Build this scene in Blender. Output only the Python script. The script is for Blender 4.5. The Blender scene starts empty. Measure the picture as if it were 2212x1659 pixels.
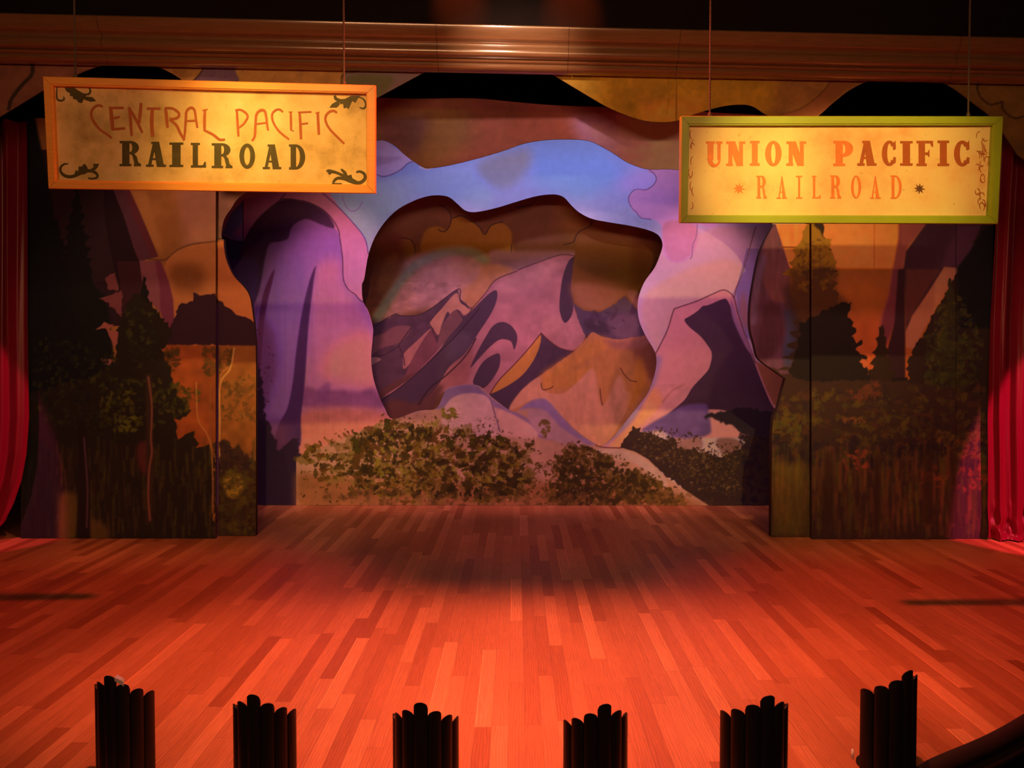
import bpy, bmesh, math, random
import numpy as np
from mathutils import Vector

random.seed(7)
rng = np.random.default_rng(11)
SC = bpy.context.scene
COL = SC.collection

# ------------------------------------------------------------------ camera
F = 1916.0                       # focal length in px of the 2212x1659 frame
CAM = np.array([0.0, 0.0, 2.4])
YAW = math.atan(9 / F)
PITCH = math.atan(64.5 / F)
cam = bpy.data.objects.new('camera', bpy.data.cameras.new('camera'))
COL.objects.link(cam)
cam.data.sensor_width = 36.0
cam.data.sensor_fit = 'HORIZONTAL'
cam.data.lens = F / 2212 * 36.0
cam.data.clip_end = 100
cam.location = CAM
cam.rotation_euler = (math.pi / 2 - PITCH, 0, YAW)
SC.camera = cam

# ------------------------------------------------------------------ world, exposure
w = bpy.data.worlds.new('World')
SC.world = w
w.use_nodes = True
w.node_tree.nodes['Background'].inputs[0].default_value = (0.5, 0.25, 0.3, 1)
w.node_tree.nodes['Background'].inputs[1].default_value = 0.007
SC.view_settings.view_transform = 'Standard'
SC.view_settings.look = 'None'
SC.view_settings.gamma = 1.0
SC.view_settings.use_curve_mapping = False
SC.view_settings.exposure = 0.0
SC.cycles.max_bounces = 5
SC.cycles.use_denoising = True
SC.cycles.sample_clamp_indirect = 4.0


def spot(name, loc, target, power, color, angle, blend, radius=0.06):
    l = bpy.data.lights.new(name, 'SPOT')
    l.energy = power
    l.color = color
    l.spot_size = math.radians(angle)
    l.spot_blend = blend
    l.shadow_soft_size = radius
    o = bpy.data.objects.new(name, l)
    COL.objects.link(o)
    o.location = loc
    d = Vector(target) - Vector(loc)
    o.rotation_euler = d.to_track_quat('-Z', 'Y').to_euler()
    return o


def strip(name, loc, target, power, color, sx, sy, spread=120):
    l = bpy.data.lights.new(name, 'AREA')
    l.shape = 'RECTANGLE'
    l.size = sx
    l.size_y = sy
    l.energy = power
    l.color = color
    l.spread = math.radians(spread)
    o = bpy.data.objects.new(name, l)
    COL.objects.link(o)
    o.location = loc
    d = Vector(target) - Vector(loc)
    o.rotation_euler = d.to_track_quat('-Z', 'Y').to_euler()
    return o


# floor wash, hung over the apron
for x in (-1.1, 0.0, 1.1):
    spot('floor_wash_lamp', (x, 4.6, 7.0), (x * 1.1, 6.4, 0), 1500, (1.0, 0.205, 0.115), 42, 0.7, 0.12)
# cross lights for the two sides of the floor, each passing over the sign on its way
spot('cross_lamp', (1.1, 7.57, 7.0), (-4.4, 8.1, 0), 1300, (1.0, 0.10, 0.06), 51, 0.9, 0.06)
spot('cross_lamp', (-0.7, 7.57, 7.0), (4.6, 8.0, 0), 1500, (1.0, 0.10, 0.06), 51, 0.9, 0.06)
spot('upstage_red_fill', (0.3, 9.2, 6.6), (0.2, 12.6, 0), 150, (1.0, 0.05, 0.02), 52, 0.9, 0.1)  # added faint red fill for the rear floor, no fixture there
# lower backdrop, hung behind the scenery arch
for x in (-2.6, -0.8, 0.9, 2.7):
    spot('backdrop_lamp', (x, 12.0, 6.3), (x * 1.05, 14.0, 2.75), 400, (1.0, 0.33, 0.38), 48, 0.8, 0.12)
# blue batten between the scenery arch and the backdrop
strip('blue_batten_lamp', (0.5, 12.7, 6.2), (0.4, 14.0, 4.6), 29, (0.54, 0.38, 0.90), 4.6, 0.2, 110)
# sign specials
spot('left_sign_lamp', (-1.2, 2.4, 6.2), (-2.15, 8.0, 4.08), 1500, (1.0, 0.52, 0.11), 25, 1.0, 0.05)
spot('left_sign_lamp', (-1.6, 2.4, 6.4), (-2.45, 8.1, 4.34), 800, (1.0, 0.66, 0.18), 11, 1.0, 0.05)
spot('right_sign_lamp', (2.3, 1.5, 5.8), (2.95, 8.0, 3.95), 1700, (1.0, 0.56, 0.12), 26, 0.9, 0.05)
spot('right_sign_lamp', (2.3, 1.5, 5.8), (2.15, 8.0, 3.98), 900, (1.0, 0.66, 0.14), 12, 1.0, 0.05)
# dim amber front fill, unseen and added as base light on upright boards
strip('added_amber_fill', (0.0, -1.0, 5.2), (0, 11, 3.5), 102, (1.0, 0.46, 0.20), 6.0, 0.4, 100)
# amber specials on the painted wings, hung in front of the cornice
spot('wing_lamp', (-3.2, 8.4, 6.4), (-4.0, 11.2, 2.9), 240, (1.0, 0.44, 0.20), 60, 0.6, 0.08)
spot('wing_lamp', (3.3, 8.4, 6.4), (4.2, 11.2, 3.1), 300, (1.0, 0.44, 0.18), 60, 0.6, 0.08)
# curtain specials
spot('curtain_lamp', (-7.2, 6.2, 6.0), (-7.75, 11.3, 0.9), 1300, (1.0, 0.06, 0.17), 30, 0.15, 0.04)
spot('curtain_lamp', (7.2, 6.2, 6.0), (7.6, 11.3, 0.7), 3300, (1.0, 0.06, 0.17), 30, 0.15, 0.04)
# cornice special
spot('cornice_lamp', (0.0, 8.3, 6.05), (0.0, 10.1, 5.84), 210, (1.0, 0.58, 0.38), 52, 1.0, 0.05)

# ------------------------------------------------------------------ projection helpers
_f = np.array([-math.sin(YAW) * math.cos(PITCH), math.cos(YAW) * math.cos(PITCH), -math.sin(PITCH)])
_r = np.array([math.cos(YAW), math.sin(YAW), 0.0])
_u = np.cross(_r, _f)


class Plane:
    """The vertical (or slightly leaning) plane y = D + k x + m (z - zc)."""
    def __init__(s, D, k=0.0, m=0.0, zc=4.0):
        s.D, s.k, s.m, s.zc = D, k, m, zc
        n = np.array([k, -1.0, m]); s.n = n / np.linalg.norm(n)     # towards the house

    def at(s, u, v, off=0.0):
        d = _f + _r * (u - 1106.0) / F + _u * (829.5 - v) / F
        t = (s.D + s.m * (CAM[2] - s.zc)) / (d[1] - s.k * d[0] - s.m * d[2])
        return CAM + d * t + s.n * off

    def y(s, x, z):
        return s.D + s.k * x + s.m * (z - s.zc)


def topx(P):
    """world points (n,3) -> photo px (n,2)"""
    d = P - CAM
    a = d @ _f
    return np.stack([1106.0 + F * (d @ _r) / a, 829.5 - F * (d @ _u) / a], 1)


def floor_at(u, v):
    d = _f + _r * (u - 1106.0) / F + _u * (829.5 - v) / F
    return CAM + d * (-CAM[2] / d[2])


def cr(x0, y0, s):
    return lambda pts: [(x0 + x * s, y0 + y * s) for x, y in pts]


S1 = 850 / 2203
ca, cc, cb = cr(0, 0, S1), cr(700, 0, S1), cr(1362, 0, S1)
cd, ce, cg = cr(0, 560, S1), cr(700, 500, S1), cr(1362, 560, S1)
chh = cr(0, 400, 560 / 2212)
ci = cr(1600, 460, 612 / 2212)
cj = cr(0, 80, 450 / 2212)
c6, c7 = cr(90, 160, 370 / 2212), cr(460, 160, 370 / 2212)
c8 = cr(1460, 240, 710 / 2212)


def smooth(pts, n=5, closed=True):
    P = np.array(pts, float)
    N = len(P)
    out = []
    rngi = range(N if closed else N - 1)
    for i in rngi:
        if closed:
            p0, p1, p2, p3 = P[i - 1], P[i], P[(i + 1) % N], P[(i + 2) % N]
        else:
            p0, p1, p2, p3 = P[max(i - 1, 0)], P[i], P[i + 1], P[min(i + 2, N - 1)]
        for j in range(n):
            t = j / n
            out.append(0.5 * ((2 * p1) + (-p0 + p2) * t + (2 * p0 - 5 * p1 + 4 * p2 - p3) * t * t
                              + (-p0 + 3 * p1 - 3 * p2 + p3) * t ** 3))
    if not closed:
        out.append(P[-1])
    return np.array(out)


def rough(pts, amp, step=5, closed=True):
    P = np.array(pts, float)
    out = []
    N = len(P)
    for i in range(N if closed else N - 1):
        a, b = P[i], P[(i + 1) % N]
        L = np.linalg.norm(b - a)
        k = max(1, int(L / step))
        for j in range(k):
            out.append(a + (b - a) * j / k + rng.normal(0, amp, 2))
    return np.array(out)


# ------------------------------------------------------------------ scene painter (designs in photo px, colours 0-255)
def lin(c):
    c = np.asarray(c, float) / 255.0
    return np.where(c <= 0.04045, c / 12.92, ((c + 0.055) / 1.055) ** 2.4)


def vnoise(h, w_, cy, cx):
    gy, gx = int(h / cy) + 3, int(w_ / cx) + 3
    g = rng.random((gy, gx))
    yy, xx = np.arange(h) / cy, np.arange(w_) / cx
    y0, x0 = yy.astype(int), xx.astype(int)
    fy, fx = (yy - y0)[:, None], (xx - x0)[None]
    fy, fx = fy * fy * (3 - 2 * fy), fx * fx * (3 - 2 * fx)
    a = g[y0][:, x0]; b = g[y0][:, x0 + 1]; c = g[y0 + 1][:, x0]; d = g[y0 + 1][:, x0 + 1]
    return (a * (1 - fx) + b * fx) * (1 - fy) + (c * (1 - fx) + d * fx) * fy


def box(m, r, ax):
    r = int(r)
    if r < 1:
        return m
    c = np.cumsum(np.pad(m, [(r + 1, r) if i == ax else (0, 0) for i in range(2)], mode='edge'), axis=ax)
    n = m.shape[ax]
    hi = np.take(c, range(2 * r + 1, 2 * r + 1 + n), axis=ax)
    lo = np.take(c, range(0, n), axis=ax)
    return (hi - lo) / (2 * r + 1)


class Canvas:
    def __init__(s, x0, y0, x1, y1, base):
        s.x0, s.y0, s.w, s.h = x0, y0, x1 - x0, y1 - y0
        s.a = np.ones((s.h, s.w, 3)) * np.array(base, float)

    def _blend(s, m, X0, Y0, color, alpha):
        h, w_ = m.shape
        v = s.a[Y0:Y0 + h, X0:X0 + w_]
        m = (m * alpha)[..., None]
        v[:] = v * (1 - m) + np.array(color, float) * m

    def poly(s, pts, color, soft=0, alpha=1.0, sm=True):
        P = smooth(pts) if sm else np.array(pts, float)
        P = P - [s.x0, s.y0]
        pad = int(soft * 2) + 2
        X0, Y0 = max(0, int(P[:, 0].min()) - pad), max(0, int(P[:, 1].min()) - pad)
        X1, Y1 = min(s.w, int(P[:, 0].max()) + pad + 2), min(s.h, int(P[:, 1].max()) + pad + 2)
        if X1 <= X0 or Y1 <= Y0:
            return
        m = np.zeros((Y1 - Y0, X1 - X0))
        Q = np.roll(P, -1, 0)
        xs = np.arange(X0, X1) + 1.0
        for r in range(Y0, Y1):
            for sub in (0.25, 0.75):
                yy = r + sub
                k = (P[:, 1] <= yy) != (Q[:, 1] <= yy)
                if not k.any():
                    continue
                p, q = P[k], Q[k]
                xc = np.sort(p[:, 0] + (yy - p[:, 1]) * (q[:, 0] - p[:, 0]) / (q[:, 1] - p[:, 1]))
                for i in range(0, len(xc) - 1, 2):
                    m[r - Y0] += 0.5 * (np.clip(xs - xc[i], 0, 1) - np.clip(xs - xc[i + 1], 0, 1))
        if soft:
            for _ in range(2):
                m = box(box(m, soft / 1.5, 0), soft / 1.5, 1)
        s._blend(np.clip(m, 0, 1), X0, Y0, color, alpha)

    def line(s, pts, color, width=2.0, alpha=1.0, sm=True, soft=0.8, taper=False):
        P = smooth(pts, 5, False) if sm else np.array(pts, float)
        P = P - [s.x0, s.y0]
        pad = width + soft + 2
        X0, Y0 = max(0, int(P[:, 0].min() - pad)), max(0, int(P[:, 1].min() - pad))
        X1, Y1 = min(s.w, int(P[:, 0].max() + pad)), min(s.h, int(P[:, 1].max() + pad))
        if X1 <= X0 or Y1 <= Y0:
            return
        yy, xx = np.mgrid[Y0:Y1, X0:X1] + 0.5
        m = np.zeros(xx.shape)
        n = len(P) - 1
        for i in range(n):
            a, b = P[i], P[i + 1]
            ab = b - a
            L2 = max(ab @ ab, 1e-6)
            t = np.clip(((xx - a[0]) * ab[0] + (yy - a[1]) * ab[1]) / L2, 0, 1)
            dd = np.hypot(xx - a[0] - t * ab[0], yy - a[1] - t * ab[1])
            wd = width * (math.sin(math.pi * (i + 0.5) / n) * 0.7 + 0.3 if taper else 1)
            m = np.maximum(m, np.clip((wd / 2 - dd) / max(soft, 0.1) + 0.5, 0, 1))
        s._blend(m, X0, Y0, color, alpha)

    def dabs(s, pts, n, colors, r=(3, 9), alpha=0.85, sq=1.0, grad=None):
        """leaf dabs scattered inside a polygon"""
        P = np.array(pts, float)
        lo, hi = P.min(0), P.max(0)
        cnt = 0
        Q = np.roll(P, -1, 0)
        for _ in range(n * 4):
            if cnt >= n:
                break
            c = lo + rng.random(2) * (hi - lo)
            k = (P[:, 1] <= c[1]) != (Q[:, 1] <= c[1])
            if not k.any():
                continue
            p, q = P[k], Q[k]
            xc = p[:, 0] + (c[1] - p[:, 1]) * (q[:, 0] - p[:, 0]) / (q[:, 1] - p[:, 1])
            if (xc > c[0]).sum() % 2 == 0:
                continue
            cnt += 1
            R = rng.uniform(*r)
            th = rng.uniform(0, math.pi)
            X0, Y0 = int(c[0] - s.x0 - R * 1.6), int(c[1] - s.y0 - R * 1.6)
            X1, Y1 = int(X0 + R * 3.2 + 2), int(Y0 + R * 3.2 + 2)
            X0, Y0, X1, Y1 = max(X0, 0), max(Y0, 0), min(X1, s.w), min(Y1, s.h)
            if X1 <= X0 or Y1 <= Y0:
                continue
            yy, xx = np.mgrid[Y0:Y1, X0:X1] + 0.5
            dx, dy = xx - (c[0] - s.x0), (yy - (c[1] - s.y0)) * sq
            ca_, sa_ = math.cos(th), math.sin(th)
            e = np.hypot(dx * ca_ + dy * sa_, (-dx * sa_ + dy * ca_) * 1.7)
            an = np.arctan2(dy, dx)
            wob = 1 + rng.uniform(.08, .3) * np.sin(an * rng.integers(2, 4) + th * 7) + 0.16 * np.sin(an * rng.integers(4, 8) + th * 3)
            m = np.clip((R * wob - e) / 1.4, 0, 1)
            s._blend(m, X0, Y0, colors[rng.integers(len(colors))], alpha)

    def conifer(s, cx, top, bot, half, color, lean=0.0, jag=9, alpha=1.0):
        """painted fir: saw-edged drooping tiers"""
        n = max(5, int((bot - top) / 22))
        L, R = [], []
        for i in range(n * 3 + 1):
            t = i / (n * 3)
            wd = half * (t ** 0.85) * (0.82 + 0.18 * math.sin(i * 1.9)) + 2
            tooth = (i % 3) / 2
            yy = top + (bot - top) * t
            L.append((cx - wd * (0.72 + 0.3 * tooth) - rng.uniform(0, jag) * t, yy + rng.uniform(-3, 5)))
            R.append((cx + wd * (0.72 + 0.3 * tooth) + rng.uniform(0, jag) * t, yy + rng.uniform(-3, 5)))
        s.poly(rough(L + R[::-1], 1.6, 7), color, sm=False, alpha=alpha)

    def mottle(s, amp, cy, cx, x0=None, y0=None, x1=None, y1=None):
        X0 = 0 if x0 is None else max(0, x0 - s.x0); Y0 = 0 if y0 is None else max(0, y0 - s.y0)
        X1 = s.w if x1 is None else min(s.w, x1 - s.x0); Y1 = s.h if y1 is None else min(s.h, y1 - s.y0)
        n = vnoise(Y1 - Y0, X1 - X0, cy, cx) * 0.6 + vnoise(Y1 - Y0, X1 - X0, cy / 2.3, cx / 2.3) * 0.4
        s.a[Y0:Y1, X0:X1] *= (1 + (n - 0.5) * 2 * amp)[..., None]

    def vgrad(s, y0, c0, y1, c1, x0=None, x1=None):
        X0 = 0 if x0 is None else x0 - s.x0
        X1 = s.w if x1 is None else x1 - s.x0
        t = np.clip((np.arange(s.h) + s.y0 - y0) / (y1 - y0), 0, 1)[:, None, None]
        s.a[:, X0:X1] = np.array(c0, float) * (1 - t) + np.array(c1, float) * t

    def sample(s, px):
        x = np.clip(px[:, 0] - s.x0 - 0.5, 0, s.w - 1.001); y = np.clip(px[:, 1] - s.y0 - 0.5, 0, s.h - 1.001)
        ix, iy = x.astype(int), y.astype(int)
        fx, fy = (x - ix)[:, None], (y - iy)[:, None]
        A = s.a
        return (A[iy, ix] * (1 - fx) + A[iy, ix + 1] * fx) * (1 - fy) + (A[iy + 1, ix] * (1 - fx) + A[iy + 1, ix + 1] * fx) * fy


def inside(P, x, y):
    Q = np.roll(P, -1, 0)
    r = np.zeros(x.shape, bool)
    for (ax, ay), (bx, by) in zip(P, Q):
        if ay == by:
            continue
        k = (ay <= y) != (by <= y)
        if k.any():
            xc = ax + (y[k] - ay) * (bx - ax) / (by - ay)
            r[k] ^= xc > x[k]
    return r


def nearest_on(P, pts, maxd):
    Q = np.roll(P, -1, 0)
    best = np.full(len(pts), 1e9)
    out = pts.copy()
    for a, b in zip(P, Q):
        ab = b - a
        L2 = max(ab @ ab, 1e-12)
        t = np.clip(((pts - a) @ ab) / L2, 0, 1)
        q = a + t[:, None] * ab
        d = np.linalg.norm(pts - q, axis=1)
        k = d < best
        best[k] = d[k]; out[k] = q[k]
    k = best > maxd
    out[k] = pts[k]
    return out


# ------------------------------------------------------------------ materials
def mat(name):
    m = bpy.data.materials.new(name)
    m.use_nodes = True
    nt = m.node_tree
    return m, nt, nt.nodes['Principled BSDF'], nt.nodes.new, nt.links.new


def simple_mat(name, color, rough_=0.6, noise=0.15, scale=8.0, metallic=0.0, bump=0.0, spec=0.5, stretch=(1, 1, 1), coat=0.0):
    m, nt, b, N, L = mat(name)
    tc = N('ShaderNodeTexCoord'); mp = N('ShaderNodeMapping'); no = N('ShaderNodeTexNoise')
    mp.inputs['Scale'].default_value = stretch
    no.inputs['Scale'].default_value = scale
    no.inputs['Detail'].default_value = 6
    rp = N('ShaderNodeMapRange')
    rp.inputs['To Min'].default_value = 1 - noise; rp.inputs['To Max'].default_value = 1 + noise
    mx = N('ShaderNodeVectorMath'); mx.operation = 'SCALE'
    mx.inputs[0].default_value = color[:3]
    L(tc.outputs['Object'], mp.inputs[0]); L(mp.outputs[0], no.inputs['Vector'])
    L(no.outputs['Fac'], rp.inputs['Value']); L(rp.outputs[0], mx.inputs['Scale'])
    L(mx.outputs[0], b.inputs['Base Color'])
    b.inputs['Roughness'].default_value = rough_
    b.inputs['Metallic'].default_value = metallic
    b.inputs['Specular IOR Level'].default_value = spec
    b.inputs['Coat Weight'].default_value = coat
    b.inputs['Coat Roughness'].default_value = 0.2
    if bump:
        bp = N('ShaderNodeBump'); bp.inputs['Strength'].default_value = bump
        bp.inputs['Distance'].default_value = 0.01
        L(no.outputs['Fac'], bp.inputs['Height']); L(bp.outputs[0], b.inputs['Normal'])
    return m


def paint_mat(name, rough_=0.75, spec=0.25):
    m, nt, b, N, L = mat(name)
    at = N('ShaderNodeAttribute'); at.attribute_name = 'Col'
    tc = N('ShaderNodeTexCoord'); no = N('ShaderNodeTexNoise')
    no.inputs['Scale'].default_value = 9; no.inputs['Detail'].default_value = 8
    rp = N('ShaderNodeMapRange'); rp.inputs['To Min'].default_value = 0.86; rp.inputs['To Max'].default_value = 1.14
    mx = N('ShaderNodeVectorMath'); mx.operation = 'SCALE'
    L(tc.outputs['Object'], no.inputs['Vector']); L(no.outputs['Fac'], rp.inputs['Value'])
    L(at.outputs['Color'], mx.inputs[0]); L(rp.outputs[0], mx.inputs['Scale'])
    L(mx.outputs[0], b.inputs['Base Color'])
    no2 = N('ShaderNodeTexNoise'); no2.inputs['Scale'].default_value = 60
    bp = N('ShaderNodeBump'); bp.inputs['Strength'].default_value = 0.15; bp.inputs['Distance'].default_value = 0.004
    L(tc.outputs['Object'], no2.inputs['Vector']); L(no2.outputs['Fac'], bp.inputs['Height']); L(bp.outputs[0], b.inputs['Normal'])
    b.inputs['Roughness'].default_value = rough_
    b.inputs['Specular IOR Level'].default_value = spec
    return m


M = {}
M['paint'] = paint_mat('scenic_paint')
M['raw'] = simple_mat('bare_plywood', (0.05, 0.03, 0.02), 0.8)
M['black'] = simple_mat('gap_shade_black', (0.006, 0.005, 0.007), 0.95, spec=0.05)
M['wallblack'] = simple_mat('black_wall_paint', (0.02, 0.014, 0.014), 0.9, spec=0.1)


def link(name, me, material, parent=None):
    o = bpy.data.objects.new(name, me)
    COL.objects.link(o)
    if material and not me.materials:
        me.materials.append(material)
    if parent:
        o.parent = parent
    return o


def bm_obj(name, bm, material, parent=None, shade=False):
    me = bpy.data.meshes.new(name)
    bm.normal_update()
    bm.to_mesh(me); bm.free()
    if shade:
        me.polygons.foreach_set('use_smooth', [True] * len(me.polygons))
    return link(name, me, material, parent)


def tag(o, label, cat, group=None, kind=None):
    if label: o['label'] = label
    if cat: o['category'] = cat
    if group: o['group'] = group
    if kind: o['kind'] = kind
    return o


def struct(o):
    o['kind'] = 'structure'
    return o


def empty(name, loc, rz=0.0):
    o = bpy.data.objects.new(name, None)
    COL.objects.link(o)
    o.location = loc
    o.rotation_euler = (0, 0, rz)
    o.empty_display_size = 0.1
    return o


def add_box(bm, lo, hi):
    vs = [bm.verts.new((x, y, z)) for x in (lo[0], hi[0]) for y in (lo[1], hi[1]) for z in (lo[2], hi[2])]
    for f in ((0, 1, 3, 2), (4, 6, 7, 5), (0, 4, 5, 1), (2, 3, 7, 6), (0, 2, 6, 4), (1, 5, 7, 3)):
        bm.faces.new([vs[i] for i in f])


def painted_board(name, plane, outline, canvas, E, holes=(), step=0.013, thick=0.02, parent=None, floor_clip=True):
    """plywood board cut to an outline; front face carries the painted design.
    E(px) = light level the painter mixed the colours for."""
    def w2(pts):
        A = np.array([plane.at(u, v) for u, v in pts])
        A = A[:, [0, 2]]
        if floor_clip:
            A[:, 1] = np.maximum(A[:, 1], 0.004)
        return A
    outs = [w2(outline)] + [w2(h) for h in holes]
    lo, hi = outs[0].min(0), outs[0].max(0)
    nx, nz = int((hi[0] - lo[0]) / step) + 2, int((hi[1] - lo[1]) / step) + 2
    X = lo[0] + np.linspace(0, 1, nx) * (hi[0] - lo[0])
    Z = lo[1] + np.linspace(0, 1, nz) * (hi[1] - lo[1])
    cx, cz = np.meshgrid((X[1:] + X[:-1]) / 2, (Z[1:] + Z[:-1]) / 2)
    ins = inside(outs[0], cx.ravel(), cz.ravel())
    for h in outs[1:]:
        ins &= ~inside(h, cx.ravel(), cz.ravel())
    ins = ins.reshape(cx.shape)
    cntv = np.zeros((nz, nx), int)
    for a in (0, 1):
        for b in (0, 1):
            cntv[a:nz - 1 + a, b:nx - 1 + b] += ins
    GX, GZ = np.meshgrid(X, Z)
    P = np.stack([GX.ravel(), GZ.ravel()], 1)
    used = (cntv > 0).ravel()
    bnd = ((cntv > 0) & (cntv < 4)).ravel()
    bp = P[bnd]
    new = bp.copy(); bd = np.full(len(bp), 1e9)
    for o_ in outs:
        q = nearest_on(o_, bp, step * 1.6)
        d = np.linalg.norm(q - bp, axis=1)
        moved = d > 0
        k = moved & (d < bd)
        new[k] = q[k]; bd[k] = d[k]
    P[bnd] = new
    idx = -np.ones(len(P), int)
    idx[used] = np.arange(used.sum())
    V = P[used]
    verts = np.stack([V[:, 0], plane.y(V[:, 0], V[:, 1]), V[:, 1]], 1)
    r, c = np.nonzero(ins)
    base = r * nx + c
    faces = np.stack([base, base + 1, base + 1 + nx, base + nx], 1)
    faces = idx[faces]
    px = topx(verts)
    tgt = lin(canvas.sample(px))
    alb = np.clip(tgt / E(px), 0.003, 0.85)
    nV = len(verts)
    # edge strips and back
    ex_v, ex_f = [], []
    off = plane.n * -thick
    for o_ in outs:
        n = len(o_)
        s0 = nV + len(ex_v)
        for x, z in o_:
            ex_v.append((x, plane.y(x, z), z))
        for x, z in o_:
            ex_v.append((x + off[0], plane.y(x, z) + off[1], z + off[2]))
        for i in range(n):
            j = (i + 1) % n
            ex_f.append([s0 + i, s0 + j, s0 + n + j, s0 + n + i])
    # back of the board: one long quad per run of cells
    bv, bf = [], []
    s0 = nV + len(ex_v)
    PV = P.reshape(nz, nx, 2)
    for rr in range(nz - 1):
        d = np.diff(np.concatenate([[0], ins[rr].astype(int), [0]]))
        for c0, c1 in zip(np.nonzero(d == 1)[0], np.nonzero(d == -1)[0]):
            k = s0 + len(bv)
            for (ri, ci_) in ((rr, c0), (rr + 1, c0), (rr + 1, c1), (rr, c1)):
                x, z = PV[ri, ci_]
                bv.append((x + off[0], plane.y(x, z) + off[1], z + off[2]))
            bf.append([k, k + 1, k + 2, k + 3])
    allv = np.concatenate([verts, np.array(ex_v), np.array(bv)])
    nf = len(faces)
    quads = np.concatenate([faces, np.array(ex_f), np.array(bf)])
    me = bpy.data.meshes.new(name)
    me.vertices.add(len(allv)); me.vertices.foreach_set('co', allv.ravel())
    me.loops.add(len(quads) * 4); me.loops.foreach_set('vertex_index', quads.ravel().astype(np.int32))
    me.polygons.add(len(quads))
    me.polygons.foreach_set('loop_start', np.arange(0, len(quads) * 4, 4, dtype=np.int32))
    mi = np.ones(len(quads), np.int32); mi[:nf] = 0
    me.materials.append(M['paint']); me.materials.append(M['raw'])
    me.polygons.foreach_set('material_index', mi)
    me.update(calc_edges=True)
    at = me.color_attributes.new('Col', 'FLOAT_COLOR', 'POINT')
    colr = np.ones((len(allv), 4)); colr[:, :3] = 0.03
    colr[:nV, :3] = alb
    at.data.foreach_set('color', colr.ravel())
    return link(name, me, None, parent)


def Ekeys(keys):
    ys = [k[0] for k in keys]
    cs = np.array([k[1] for k in keys], float)
    return lambda px: np.stack([np.interp(px[:, 1], ys, cs[:, i]) for i in range(3)], 1)


# ------------------------------------------------------------------ room shell
EDGE = smooth([(-8.2, 8.0), (-6, 6.5), (-4.5, 5.55), (-3, 4.93), (-2, 4.58), (-1, 4.33), (0, 4.25), (1, 4.42), (2, 4.86),
               (2.46, 5.18), (2.77, 5.38), (2.99, 5.53), (3.3, 5.77), (4.0, 6.35), (5, 7.25), (6, 8.2), (8.2, 10.4)], 6, False)


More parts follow.
